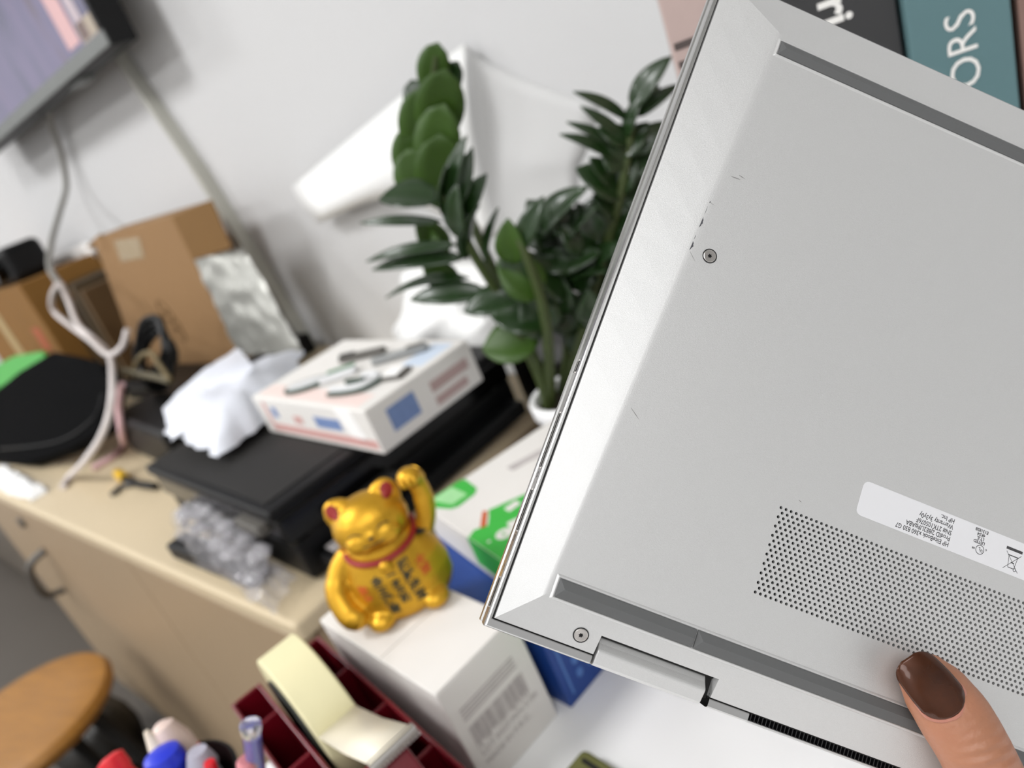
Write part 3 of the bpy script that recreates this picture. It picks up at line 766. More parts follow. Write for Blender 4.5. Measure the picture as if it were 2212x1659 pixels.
cup_item('glue_tube', 'torn pale pink tube standing behind the blue capped marker', 'tube', 345, 1565, .888, -.008, .022,
   [('tube_body', [(.011, 0), (.0125, .004), (.0130, .05), (.012, .085), (.008, .098), (.003, .101)], mat('pale_pink_plastic', 'd8bdb4', .3, hex2='e5d2c8')), ('pink_band', [(.0131, .050), (.0133, .052), (.0128, .074), (.0122, .076)], mat('coral_print', 'e88a88', .4))], .10)
t = cup_item('tissue', 'torn cream paper scrap sticking out beside the pink tube', 'paper', 315, 1580, .892, -.012, .018, [('paper_body', [(.004, 0), (.006, .06), (.0085, .088), (.005, .098), (.0015, .108)], mat('cream_paper', 'e6d9c6', .7))], .108)
cup_item('highlighter', 'grey ribbed cap sticking up right of the blue marker', 'marker', 425, 1622, .880, .004, .014,
   [('barrel', [(.006, 0), (.0075, .07), (.0072, .075)], M_darkgrey), ('cap', [(.0088, .070), (.0095, .075), (.0082, .080), (.0096, .085), (.0082, .090), (.006, .096)], mat('lilac_grey', 'a9a6b4', .5))], .096)
cup_item('pencil', 'thin green pencil with red end in the pen cup', 'pencil', 452, 1645, .876, .012, .010,
   [('shaft', [(.0035, 0), (.0035, .085), (.003, .086)], mat('pencil_green', '1d7d3c', .4)), ('red_end', [(.0036, .084), (.0036, .094), (.003, .095)], M_mred)], .095)
cup_item('ballpoint_pen', 'clear ballpoint pen with blue inside standing by the red dispenser', 'pen', 540, 1562, .912, .034, .018,
   [('barrel', [(.0048, 0), (.0052, .002), (.0052, .124), (.0060, .125), (.0060, .129), (.0045, .1305)], M_clear), ('blue_core', [(.0030, .05), (.0038, .052), (.0038, .118), (.003, .120)], M_bluec)], .13)
cup_item('ballpoint_pen', 'clear pen with dusty rose end cap in front of blue pen', 'pen', 533, 1640, .890, .036, .012,
   [('barrel', [(.0048, 0), (.0052, .002), (.0052, .1), (.005, .102)], M_clear), ('end_cap', [(.0056, .098), (.0060, .100), (.0060, .105), (.0045, .107)], M_pinkc)], .107)

# ------------------------------------------------------------------ olive pouch at the edge of the desk
t = thing('pouch', 'small olive green pouch on desk at the bottom edge', 'pouch', (-.262, .168, ZT), R(-8))
MB().box((-.03, -.05, 0), (.03, .028, .014)).build('pouch_body', mat('olive_fabric', '6a6a3a', .8, bump=.3, bscale=400), t, bevel=.005, seg=4)
MB().tube([(-.022, .020, .0145), (.022, .020, .0145)], .0015, 8).build('zip', M_gap, t)

# ------------------------------------------------------------------ printer on the cabinet
pr = thing('printer', 'black flatbed printer with matte grey lid on the beige cabinet', 'printer', (-.678, .247, ZT), R(-4))
PW, PD, PH = .375, .345, .100
MB().box((-PW, .006, .004), (-.004, PD, .052)).build('base', M_black, pr, bevel=.004)
MB().box((-PW - .002, 0, .0522), (0, PD, PH - .014)).build('body', M_blackgloss, pr, bevel=.004)
lidp = MB().box((-PW - .004, -.004, PH - .0138), (.003, PD, PH)).build('scanner_lid', M_black, pr, bevel=.004, seg=3)
MB().box((-PW + .004, .006, PH), (-.020, PD - .02, PH + .0012)).build('lid_panel', M_charcoal, lidp, bevel=.0006)
MB().box((-.052, .112, PH + .0012), (-.040, .30, PH + .0018)).build('lid_trim', M_darkgrey, lidp)
MB().box((-.09, -.012, PH - .032), (-.03, .002, PH - .02)).build('front_grip', M_darkgrey, pr, bevel=.002)
MB().box((-.003, .055, .050), (.030, .135, .058)).build('side_ledge', M_charcoal, pr, bevel=.002)
MB().box((-.003, .02, .012), (.026, .33, .030)).build('side_tray', M_black, pr, bevel=.003)
MB().box((.004, .03, .0302), (.022, .075, .0325)).build('tray_label', M_print, pr)
MB().box((-PW - .045, .02, .030), (-PW - .0025, .20, .048)).build('rear_flap', M_black, pr, bevel=.003)
for k in range(3):
    MB().box((-PW + .02 + .03*k, .15 + .02*k, PH + .0013), (-PW + .045 + .03*k, .158 + .02*k, PH + .0016)).build('lid_marking', M_print, lidp)

t = thing('media_player', 'low black box behind the printer, beside the plant pot', 'device', (-.640, .600, ZT), R(-14))
MB().box((-.02, 0, .003), (.085, .15, .078)).build('housing', M_blackgloss, t, bevel=.003)
MB().box((.0851, .02, .03), (.0856, .13, .034)).build('front_slot', M_darkgrey, t)

# white and red carton on the printer
zb = ZT + PH + .002
wc = thing('carton', 'flat white and red carton lying on the printer lid', 'box', (-.609, .352, zb), R(-4))
CW, CD, CH = .262, .150, .052
MB().box((-CW, 0, 0), (0, CD, CH)).build('box_body', M_whitecard, wc, bevel=.002)
M_redp = mat('faded_red_print', 'cf9f99', .6, var=.06); M_bluepr = mat('ink_blue_print', '7389b5', .6, var=.15, vscale=150); M_rose = mat('rose_print', 'ecd6cf', .6, var=.05, vscale=40)
def pan(name, lo, hi, m): return MB().box(lo, hi).build(name, m, wc)
pan('red_band', (-.232, -.0004, .006), (-.004, .0, .016), M_redp)
pan('red_band', (-.240, -.0004, .006), (-.232, .0, .046), M_redp)
pan('blue_print', (-.222, -.0004, .026), (-.208, 0, .040), M_bluepr)
pan('blue_print', (-.118, -.0004, .022), (-.062, 0, .036), M_bluepr)
pan('red_print', (-.170, -.0004, .022), (-.150, 0, .032), M_redp)
MB().prism([(-.050, -.0004, .018), (-.020, -.0004, .012), (-.030, -.0004, .050), (-.062, -.0004, .050)], (0, .0004, 0)).build('flap_edge', M_paper, wc)
pan('blue_side_print', (0, .022, .014), (.0004, .060, .040), M_bluepr)
pan('rose_side_print', (0, .082, .024), (.0004, .138, .036), mat('dull_rose_print', 'b59c98', .6)); pan('rose_side_print', (0, .082, .008), (.0004, .130, .018), mat('dull_rose_print_low', 'b59c98', .6))
MB().box((-.25, .006, CH), (-.02, .03, CH + .0003)).build('rose_top_print', M_rose, wc)
MB().box((-.05, .09, CH), (-.012, .14, CH + .0003)).build('pale_blue_print', mat('pale_blue_print', 'c9d6e6', .6), wc)
M_dkg = mat('dark_green_rim', '33483c', .45); M_lgt = mat('light_grey_plastic', 'd9dadb', .35); M_gr2 = mat('mid_green_plastic', '3f7a4f', .45)
def loop_part(name, pts, r, m, par):
    return MB().tube(catmull([Vector((x, y, r)) for x, y in pts], 5), r, 8).build(name, m, par, smooth=True)
def on_carton(x, y): return local_frame(wc) @ Vector((x, y, CH + .0008))
g = 'small key fobs on the white carton'
t = thing('key_fob', 'oval white fob with dark green rim, leftmost on the white carton', 'key fob', on_carton(-.168, .032), R(30), g)
MB().prism([Vector((.026*math.cos(a), .011*math.sin(a), 0)) for a in [2*math.pi*k/24 for k in range(24)]], (0, 0, .006)).build('fob_body', M_lgt, t, bevel=.002)
loop_part('fob_rim', [(.028*math.cos(2*math.pi*k/16), .013*math.sin(2*math.pi*k/16)) for k in range(17)], .0026, M_dkg, t)
t = thing('key_fob', 'pale fob with green stripe in the middle of the white carton', 'key fob', on_carton(-.128, .056), R(38), g)
MB().box((-.024, -.008, 0), (.022, .008, .007)).build('fob_body', M_lgt, t, bevel=.0025)
MB().box((-.016, .0045, .0071), (.020, .0105, .009)).build('fob_stripe', M_gr2, t, bevel=.001)
t = thing('cable_clip', 'hooked grey clip with dark lower edge near the carton corner', 'clip', on_carton(-.066, .044), R(14), g)
loop_part('hook', [(-.034, -.010), (-.01, -.013), (.012, -.010), (.022, .004), (.012, .014), (-.006, .014)], .0042, M_lgt, t)
loop_part('hook_edge', [(-.036, -.0165), (-.01, -.0195), (.015, -.0165), (.0285, .004)], .0024, M_dkg, t)
MB().box((-.022, .0, .0), (.004, .0055, .008)).build('hook_pad', M_dkg, t, bevel=.001)
t = thing('tag', 'square white tag with grey edge on the white carton', 'tag', on_carton(-.030, .068), R(12), g)
MB().box((-.015, -.012, 0), (.015, .012, .004)).build('tag_edge', M_darkgrey, t, bevel=.0015)
MB().box((-.012, -.010, .0041), (.010, .010, .006)).build('tag_face', M_paper, t, bevel=.001)
t = thing('key_fob', 'long dark grey fob farthest back on the white carton', 'key fob', on_carton(-.150, .100), R(20), g)
MB().box((-.028, -.006, 0), (.040, .006, .008)).build('fob_body', M_darkgrey, t, bevel=.003)
MB().box((-.026, -.004, .0081), (-.004, .004, .010)).build('fob_button', M_black, t, bevel=.001)
t = thing('key_fob', 'long mid grey fob beside the square white tag', 'key fob', on_carton(-.070, .106), R(30), g)
MB().box((-.036, -.006, 0), (.036, .006, .008)).build('fob_body', mat('mid_grey_plastic', '8f9191', .4), t, bevel=.003)
MB().box((.010, -.004, .0081), (.032, .004, .010)).build('fob_end', M_darkgrey, t, bevel=.001)

# ------------------------------------------------------------------ bags
def pillow(name, m, parent, corners, h, nx=18, ny=14, amp=.006, fr=30, seed=0, fl=.15):
    c = [Vector(p) for p in corners]; mb = MB(); rows_t = []; rows_b = []
    nrm = (c[1]-c[0]).cross(c[3]-c[0]).normalized()
    for j in range(ny + 1):
        rt, rb = [], []
        for i in range(nx + 1):
            u, v = i/nx, j/ny
            p = (c[0]*(1-u) + c[1]*u)*(1-v) + (c[3]*(1-u) + c[2]*u)*v
            e = (math.sin(math.pi*u)*math.sin(math.pi*v))**.45
            d = noise.noise(p*fr + Vector((seed, 0, 0)))*amp + noise.noise(p*fr*2.7 + Vector((0, seed, 0)))*amp*.5
            edge = Vector((noise.noise(Vector((u*7, v*7, seed))), noise.noise(Vector((u*7, v*7, seed+9))), 0))*amp
            rt.append(p + edge + nrm*(h*e + d*(.25+e)))
            rb.append(p + edge - nrm*(h*fl*e))
        rows_t.append(rt); rows_b.append(rb)
    mb.rings(rows_t, cap=False, closed=False); mb.rings(rows_b, cap=False, closed=False)
    o = mb.build(name, m, parent, smooth=True, angle=70)
    return o
t = thing('mailer_bag', 'crumpled white plastic mailer bag left of the white and red carton', 'bag', (0, 0, 0))
pillow('bag_skin', M_bagw, t, [(-1.06, .318, .906), (-.865, .296, .894), (-.882, .41, .892), (-1.05, .56, .90)], .050, amp=.010, fr=22, seed=2)
pillow('bag_flap', M_bagw, t, [(-1.10, .345, .925), (-1.00, .30, .905), (-.93, .42, .948), (-1.06, .47, .955)], .014, 10, 8, .006, 30, 5)
t = thing('poly_bag', 'white plastic bag slumped against wall behind the carton', 'bag', (0, 0, 0))
pillow('bag_skin', M_film, t, [(-.98, .655, .80), (-.72, .665, .795), (-.68, .74, .93), (-.96, .76, .95)], .055, amp=.018, fr=14, seed=8)
t = thing('bubble_wrap', 'clear crumpled bubble wrap hanging over the front edge of cabinet', 'bubble wrap', (0, 0, 0))
M_bub = mat('clear_bubble_film', 'cfccd0', .12, trans=.0, alpha=.13, var=.25, vscale=40, bump=1.0, bscale=45, spec=1.0)
pillow('film', M_bub, t, [(-.98, .236, .790), (-.675, .196, .79), (-.69, .240, .80), (-1.02, .285, .80)], .052, 26, 14, .014, 30, 3)
pillow('film', M_bub, t, [(-.98, .24, .80), (-.70, .200, .80), (-.70, .235, .835), (-.98, .27, .83)], .026, 20, 10, .014, 42, 6)
bb = MB(); random.seed(5)
for k in range(46):
    u = random.random(); v = random.random()
    p = Vector((-.96 + .25*u, .245 - .040*u + .03*v, .832 + .018*random.random()*math.sin(math.pi*u)))
    r = .006 + .006*random.random(); bb.ell(p, (r, r, r*.6), 10, 6)
tag(bb.build('bubbles', mat('bubble_gloss', 'dcdade', .08, alpha=.22, spec=1.0, var=.1), t, smooth=True), kind='stuff')
MB().box((-.965, .216, .783), (-.76, .246, .806)).build('wrapped_black_part', M_black, t, bevel=.004)
t = thing('foil_bag', 'silver bubble foil bag standing right of the cardboard box', 'bag', (0, 0, 0))
pillow('bag_skin', M_foil, t, [ony(515, 768, .625), ony(655, 760, .645), ony(525, 533, .70), ony(420, 562, .648)], -.014, 20, 20, .006, 40, 4)

# ------------------------------------------------------------------ cardboard box and what it rests on
t = thing('storage_case', 'low black case on cabinet under the cardboard box', 'case', (0, 0, 0))
MB().box((-2.00, .57, ZT + .001), (-1.44, .80, ZT + .046)).build('case_body', M_black, t, bevel=.006)
MB().box((-2.00, .565, ZT + .030), (-1.44, .569, ZT + .034)).build('case_seam', M_darkgrey, t)
t = thing('cardboard_box', 'plain brown cardboard box with open side flap against the wall', 'box', (0, 0, 0))
q = [ony(200, 516, .66), ony(371, 467, .66), ony(510, 754, .66), ony(305, 794, .66)]
q = [Vector((p.x, .66, p.z)) for p in q]; q[2].z = q[3].z = ZT + .047
MB().prism(q, (.0, .085, 0)).build('box_body', M_card, t, bevel=.002)
fl = [ony(371, 469, .655), ony(455, 432, .67), ony(500, 535, .67), ony(416, 561, .655)]
MB().prism(fl, (0, .003, 0)).build('box_flap', M_carddark, t)
fl = [ony(185, 535, .70), ony(216, 504, .659), ony(232, 540, .659)]
MB().prism(fl, (0, .003, 0)).build('box_flap', M_carddark, t)
tp2 = [ony(246, 520, .6595), ony(300, 512, .6595), ony(312, 556, .6595), ony(262, 565, .6595)]
MB().prism(tp2, (0, -.0004, 0)).build('tape_patch', M_tape2, t)
lg = MB()
cO = ony(370, 693, .6593)
lg.tube([cO + Vector((.036*math.cos(2*math.pi*k/32)*.72 - .036*.25*math.sin(2*math.pi*k/32), 0, .052*math.sin(2*math.pi*k/32))) for k in range(33)], .0018, 6)
for z, w_ in ((.020, .010), (0, .014), (-.02, .010)): lg.tube([cO + Vector((-w_ - z*.2, 0, z + .004)), cO + Vector((-z*.2, 0, z - .004)), cO + Vector((w_ - z*.2, 0, z + .004))], .0028, 6)
lg.build('oval_stamp', mat('brown_stamp', '6d5230', .8), t)

# ------------------------------------------------------------------ far end of the cabinets, left
t = thing('shipping_box', 'dark brown carton at far left with a pale tape stripe', 'box', (0, 0, 0))
MB().box((-3.05, .58, ZT + .001), (-2.33, .80, 1.125)).build('box_body', M_cardbrown, t, bevel=.003)
MB().prism([(-2.78, .5795, ZT + .002), (-2.70, .5795, ZT + .002), (-2.70, .5795, 1.122), (-2.78, .5795, 1.122)], (0, -.0008, 0)).build('tape_stripe', mat('tan_tape', 'a9905c', .4), t)
MB().prism([(-2.47, .5795, .93), (-2.40, .5795, .93), (-2.40, .5795, 1.00), (-2.47, .5795, 1.00)], (0, -.0008, 0)).build('red_mark', mat('rust_print', 'a4502c', .6), t)
t = thing('compact_device', 'black compact device sitting on the dark brown carton', 'device', (-2.52, .66, 1.1265))
MB().box((-.25, -.05, 0), (.09, .06, .10)).build('device_body', M_black, t, bevel=.02, seg=4)
MB().tube([(.0, -.051, .05), (.0, -.075, .05)], .036, 20).build('device_ring', M_blackgloss, t, smooth=True)
t = thing('board_stack', 'dark brown boards leaning upright beside the cardboard box', 'boards', (0, 0, 0))
random.seed(11)
for k in range(5):
    x = -2.36 + .052*k; Mx = Matrix.Translation((x, .66, ZT + .001)) @ Matrix.Rotation(R(7), 4, 'Y')
    MB().box((0, -.02, .004), (.022 + .006*(k % 2), .12, .30 - .02*(k % 3)), Mx).build('board', mat('walnut_board', ('4a3a22', '5d4526', '3b2e1d')[k % 3], .7), t, bevel=.001)
t = thing('paper_sheet', 'white paper standing upright behind the brown boards', 'paper', (0, 0, 0))
MB().prism([ony(110, 560, .79), ony(190, 520, .79), ony(255, 680, .79), ony(215, 700, .79), ony(128, 600, .79)], (0, .002, 0)).build('sheet', M_paper, t)

# black bag leaning at the left end
pl, pn = Vector((0, .285, ZT + .031)), Vector((0, -1, .95)).normalized()
out = [(-20, 1000), (60, 1003), (150, 968), (208, 935), (225, 880), (240, 830), (215, 785), (160, 768), (110, 758), (40, 800), (-20, 850)]
t = thing('laptop_sleeve', 'matte black padded sleeve leaning at the left end of cabinet', 'sleeve', (0, 0, 0))
pp = [onpl(x, y, pl, pn) for x, y in out]
MB().prism(pp, -pn*.035).build('sleeve_body', mat('matte_black_fabric', '070708', .95, spec=.05, bump=.1, bscale=900), t, bevel=.010, seg=4)
zp = [onpl(x, y, pl + pn*.0035, pn) for x, y in ((0, 970), (120, 955), (200, 905), (222, 850))]
MB().tube(catmull(zp, 6), .002, 6).build('sleeve_piping', M_black, t)
t = thing('green_folder', 'bright green folder edge peeking above the black sleeve', 'folder', (0, 0, 0))
pl2 = pl - pn*.040
gp = [onpl(x, y, pl2, pn) for x, y in ((-30, 800), (30, 768), (90, 758), (100, 775), (40, 815), (-30, 850))]
MB().prism(gp, -pn*.012).build('cover', mat('folder_green', '2f9a2a', .45), t, bevel=.003)
gp = [onpl(x, y, pl2 - pn*.014, pn) for x, y in ((-30, 850), (40, 810), (50, 822), (-20, 875))]
MB().prism(gp, -pn*.006).build('inner_sheets', mat('grey_green_sheet', '8ea58e', .5), t)
t = thing('plastic_wrap', 'crumpled white plastic at the left end of cabinet edge', 'wrap', (0, 0, 0))
pillow('film', M_film, t, [(-2.02, .210, ZT + .002), (-1.62, .212, ZT + .002), (-1.62, .250, ZT + .002), (-2.02, .265, ZT + .002)], .030, 26, 8, .014, 34, 12)

# dark clutter between the sleeve and the mailer bag
t = thing('power_brick', 'black power brick with shiny ridges left of the mailer bag', 'adapter', (-1.35, .455, ZT + .001), R(-6))
MB().box((-.17, -.085, 0), (.15, .06, .085)).build('brick_body', M_black, t, bevel=.012, seg=4)
random.seed(2)
for k in range(6):
    MB().ell((-.09 + .03*k, -.058, .02 + .04*random.random()), (.0035, .0035, .0035), 10, 6).build('rivet', M_steel, t, smooth=True)
t = thing('cable_coil', 'coiled black cable behind the power brick', 'cable', (-1.47, .50, ZT + .09))
MB().tube([Vector(((.07 + .006*math.sin(k*.9))*math.cos(k*.35), (.03 + .004*math.cos(k*1.1))*math.sin(k*.35), .045 + .05*math.sin(k*.35) + .0006*k)) for k in range(72)], .006, 8).build('cable_loops', M_black, t, smooth=True)
t = thing('tan_strap', 'thin tan strap arched over the dark clutter', 'strap', (0, 0, 0))
MB().tube(catmull([ony(285, 812, .46), ony(300, 775, .46), ony(325, 762, .46), ony(345, 790, .45), ony(368, 822, .44)], 6), .0045, 8).build('strap_band', mat('tan_strap_mat', '6b5d3e', .7), t, smooth=True)
MB().tube(catmull([ony(268, 800, .45), ony(300, 808, .45), ony(340, 815, .44), ony(368, 824, .44)], 6), .006, 8).build('strap_band', mat('olive_strap_mat', '5d5642', .6), t, smooth=True)
t = thing('hand_tool', 'small dark tool with yellow grip end on the cabinet top', 'tool', (0, 0, 0))
p0, p1, p2 = onz(252, 1030, .789), onz(300, 1042, .789), onz(335, 1030, .789)
MB().tube([onz(255, 1022, .790), onz(270, 1034, .790)], .009, 12).build('yellow_grip', mat('yellow_plastic', 'e0b21e', .4), t, smooth=True)
MB().tube([onz(268, 1034, .790), onz(300, 1046, .790), onz(335, 1050, .790)], .006, 8).build('tool_shaft', M_black, t, smooth=True)
MB().tube([onz(242, 1068, .786), onz(262, 1050, .786), onz(285, 1046, .786)], .005, 8).build('tool_jaw', M_darkgrey, t, smooth=True)

# cables
t = thing('cable', 'pink cable dropping onto the cabinet top', 'cable', (0, 0, 0))
MB().tube(catmull([ony(262, 830, .40), ony(256, 880, .385), ony(264, 940, .37), onz(266, 962, .787), onz(245, 985, .786), onz(200, 1012, .786)], 8), .0065, 10).build('cable_sheath', M_pink, t, smooth=True)
t = thing('cable', 'dark grey cable hanging down the wall from the screen', 'cable', (0, 0, 0))
MB().tube(catmull([ony(103, 235, .775), ony(112, 275, .79), ony(132, 330, .80), ony(143, 400, .79), ony(130, 455, .74), ony(112, 520, .65), ony(107, 575, .59), ony(128, 612, .56)], 8), .0072, 10).build('cable_sheath', M_cableg, t, smooth=True)
def onsl(x, y): return onpl(x, y, pl + pn*.014, pn)
t = thing('cable', 'longest white cable, from the wall cable down to cabinet edge', 'cable', (0, 0, 0))
MB().tube(catmull([ony(131, 612, .555), ony(148, 650, .55), ony(168, 700, .53), ony(205, 735, .51), ony(236, 768, .48), onsl(243, 830), onsl(236, 895), onsl(215, 950), onsl(180, 1000), onz(150, 1030, .789), onz(135, 1052, .787)], 8), .0062, 10).build('cable_sheath', M_cable, t, smooth=True)
t = thing('cable', 'white cable making a wide loop at the left', 'cable', (0, 0, 0))
MB().tube(catmull([ony(126, 612, .555), ony(112, 640, .55), ony(116, 672, .55), ony(150, 702, .54), ony(195, 735, .50), ony(228, 764, .472), ony(246, 764, .465), ony(266, 745, .475), ony(275, 712, .49)], 8), .0060, 10).build('cable_sheath', M_cable, t, smooth=True)

# ------------------------------------------------------------------ television on the wall
tv = thing('television', 'wall mounted dark framed screen showing a pale lilac picture', 'television', (0, 0, 0))
yf, yb = .700, .758
cBR = ony(236, 96, yf); cBL = ony(0, 302, yf)
ex = Vector((1, 0, (cBR.z - cBL.z)/(cBR.x - cBL.x))).normalized(); ez = Vector((-ex.z, 0, ex.x))
org = Vector((cBR.x, yf, cBR.z))
MT = Matrix.Translation(org) @ Matrix((ex, Vector((0, 1, 0)), ez)).transposed().to_4x4()
TVW, TVH = 1.12, .65
tv.matrix_world = MT
MB().box((-TVW, .004, -.002), (.002, yb - yf, TVH)).build('back_shell', M_black, tv, bevel=.004)
bz = mat('grey_bezel', '6f7270', .4)
MB().box((-TVW, 0, 0), (0, .0038, .026)).build('bezel_bottom', bz, tv, bevel=.001)
MB().box((-.012, 0, .0262), (0, .0038, TVH)).build('bezel_side', M_black, tv)
MB().box((-TVW, 0, .0262), (-TVW + .012, .0038, TVH)).build('bezel_side', M_black, tv)
MB().box((-TVW + .0122, 0, TVH - .014), (-.0122, .0038, TVH)).build('bezel_top', M_black, tv)
scm = bpy.data.materials.new('screen_picture'); scm.use_nodes = True
nt_ = scm.node_tree; bs = nt_.nodes['Principled BSDF']; bs.inputs['Roughness'].default_value = .25; bs.inputs['Base Color'].default_value = (.02, .02, .025, 1)
tc = nt_.nodes.new('ShaderNodeTexCoord'); mp = nt_.nodes.new('ShaderNodeMapping'); mp.inputs['Scale'].default_value = (5.5, 1, 1.6)
nz = nt_.nodes.new('ShaderNodeTexNoise'); nz.inputs['Scale'].default_value = 2.2; nz.inputs['Detail'].default_value = 3
rp = nt_.nodes.new('ShaderNodeValToRGB'); e = rp.color_ramp.elements
e[0].position = .30; e[0].color = lin('646580'); e[1].position = .75; e[1].color = lin('7a6a74')
k_ = rp.color_ramp.elements.new(.45); k_.color = lin('807a9e'); k_ = rp.color_ramp.elements.new(.60); k_.color = lin('8a80a6')
nt_.links.new(tc.outputs['Object'], mp.inputs[0]); nt_.links.new(mp.outputs[0], nz.inputs['Vector']); nt_.links.new(nz.outputs[0], rp.inputs[0])
nt_.links.new(rp.outputs[0], bs.inputs['Emission Color']); bs.inputs['Emission Strength'].default_value = .62
scr = MB().box((-TVW + .0122, .001, .0262), (-.0122, .0036, TVH - .0142)).build('screen', scm, tv)
def glow(name, h): return mat(name, h, .3, emit=.6, var=.1, vscale=12)
for nme, hx, x0, x1, z0, z1 in (('picture_figure', 'b08c8c', -.16, -.10, .035, .30), ('picture_figure', '9c8f94', -.085, -.05, .03, .20), ('picture_bar', '8b7f70', -.09, -.0125, .027, .060)):
    MB().box((x0, .0004, z0), (x1, .0009, z1)).build(nme, glow(nme + hx, hx), scr)
MB().box((-.30, .02, -.010), (-.22, .05, -.0022)).build('sensor_bar', bz, tv)
MB().box((-.75, yb - yf, .15), (-.35, YW - yf - .001, .48)).build('wall_bracket', M_black, tv)

# cable trunking down the wall
t = thing('cable_trunking', 'grey plastic cable trunking running down the wall from the screen', 'trunking', (0, 0, 0))
a, b_, c_ = ony(262, 108, YW - .006), ony(432, 352, YW - .006), ony(690, 765, YW - .006)
def duct(p, q, w=.0085):
    d = (q - p).normalized(); s = Vector((d.z, 0, -d.x))*w
    MB().prism([Vector((v.x, YW - .0005, v.z)) for v in (p + s, q + s, q - s, p - s)], (0, -.030, 0)).build('trunking_length', M_duct, t, bevel=.002)
duct(a, b_, .0058); duct(b_, c_, .0080)

# ------------------------------------------------------------------ loose white film and sheet on the wall
t = thing('wall_sheet', 'tall plain white sheet taped to the wall behind the plant', 'sheet', (0, 0, 0))
MB().prism([Vector((p.x, YW - .0005, p.z)) for p in (ony(690, 470, YW), ony(745, 765, YW), ony(1120, 760, YW), ony(1050, 330, YW))], (0, -.006, 0)).build('sheet', M_wall, t)
t = thing('plastic_film', 'loose glossy white film curling away from wall behind the plant', 'film', (0, 0, 0))
grid = [  # rows of (px, py, distance from the wall)
 [(630, 402, .010), (730, 318, .014), (830, 235, .018), (920, 160, .020), (1003, 93, .020), (1045, 135, .0025), (1150, 180, .0012), (1290, 230, .0012)],
 [(640, 428, .042), (745, 365, .048), (840, 300, .048), (935, 240, .046), (1006, 190, .042), (1045, 262, .004), (1125, 312, .006), (1270, 320, .0012)],
 [(668, 462, .060), (760, 412, .066), (850, 365, .062), (945, 330, .056), (1020, 300, .042), (1066, 352, .005), (1135, 364, .015), (1250, 352, .0012)],
 [(690, 486, .050), (770, 446, .056), (860, 410, .054), (960, 400, .044), (1045, 420, .030), (1088, 430, .005), (1150, 385, .003), (1245, 372, .0012)],
 [(696, 478, .020), (775, 440, .022), (865, 415, .020), (975, 480, .024), (1065, 510, .020), (1110, 520, .004), (1165, 500, .002), (1245, 480, .0012)]]
rows = [[ony(x, y, YW - d) for x, y, d in r] for r in grid]
for nm, m, c0, c1 in (('film_flap', M_film, 0, 5), ('film_sheet', mat('dull_film', 'd0d0cf', .8, var=.01), 4, 8)):
    fb = MB().rings([r[c0:c1] for r in rows], cap=False, closed=False).build(nm, m, t, smooth=True, angle=80)
    sd = fb.modifiers.new('sub', 'SUBSURF'); sd.levels = 2; sd.render_levels = 2; sd.boundary_smooth = 'PRESERVE_CORNERS'
    so = fb.modifiers.new('thick', 'SOLIDIFY'); so.thickness = .0006

# ------------------------------------------------------------------ the plant
PX, PY = -.468, .490
t = plant = thing('potted_plant', 'bushy dark green zamioculcas in a white rimmed pot', 'plant', (PX, PY, ZT))
MB().lathe([(.030, .0), (.034, .002), (.040, .070), (.0405, .084), (.036, .084), (.034, .072)], 36).build('pot', M_black, t, smooth=True)
MB().lathe([(.0408, .080), (.0432, .083), (.0436, .096), (.0418, .0985), (.0375, .097), (.036, .085)], 36).build('pot_rim', M_white, t, smooth=True)
MB().lathe([(.001, .084), (.0355, .084), (.0355, .088), (.001, .090)], 24).build('soil', mat('dark_soil', '2a2018', .9, bump=.5, bscale=200), t)
inv = Matrix.Translation((-PX, -PY, -ZT))
def at(px, py, y): return inv @ ony(px, py, y)
def stem(pts, r0=.0062, r1=.0026):
    c = catmull([at(*p) for p in pts], 6)
    MB().tube(c, [r0 + (r1 - r0)*i/(len(c)-1) for i in range(len(c))], 8).build('stem', M_stem, plant, smooth=True)
def leaf(b, tp_, wpx, m=None, hint=None, bend=.12, fold=.18, rnd=.72):
    B, T = at(*b), at(*tp_); d = T - B; L_ = d.length; dn = d.normalized()
    toeye = (inv @ EYE - B).normalized()
    nrm = Vector(hint).normalized() if hint else (toeye*.8 + Vector((0, 0, .5)) + Vector((random.uniform(-.4, .4), random.uniform(-.4, .4), random.uniform(-.2, .3)))).normalized()
    s = dn.cross(nrm).normalized(); nrm = s.cross(dn)
    depth = (ony(b[0], b[1], b[2]) - EYE).dot(AX[2]); W = wpx*1.18*depth/FPX
    rows_ = []; N = 9
    for i in range(N + 1):
        f = i/N; prof_ = math.sin(math.pi*min(1, f**(.85 if rnd > .6 else 1.15)*.97 + .03))**rnd if 0 < f < 1 else .04
        c = B + d*f + nrm*(math.sin(math.pi*f)*bend*L_*.6) - nrm*(f*f*bend*L_*.3)
        w = W*.5*prof_
        rows_.append([c - s*w + nrm*(w*fold*1.4), c - s*w*.5 + nrm*(w*fold*.5), c, c + s*w*.5 + nrm*(w*fold*.5), c + s*w + nrm*(w*fold*1.4)])
    o = MB().rings(rows_, cap=False, closed=False).build('leaf', m or M_leaf, plant, smooth=True, angle=85)
    so = o.modifiers.new('thick', 'SOLIDIFY'); so.thickness = .0009
random.seed(21)
EYEV = (EYE - Vector((PX, PY, 1.1))).normalized()
fc = tuple(EYEV)
stem([(1200, 885, .485), (1120, 700, .49), (1020, 480, .49), (940, 270, .495), (942, 120, .50)])
stem([(1195, 880, .48), (1110, 690, .465), (1030, 560, .445), (965, 440, .43), (950, 425, .43)])
stem([(1215, 885, .495), (1290, 600, .51), (1345, 400, .52), (1368, 240, .53)])
stem([(1190, 880, .475), (1180, 700, .45), (1140, 560, .44), (1105, 490, .44)])
stem([(1210, 880, .50), (1230, 700, .51), (1200, 520, .52), (1240, 420, .53)])
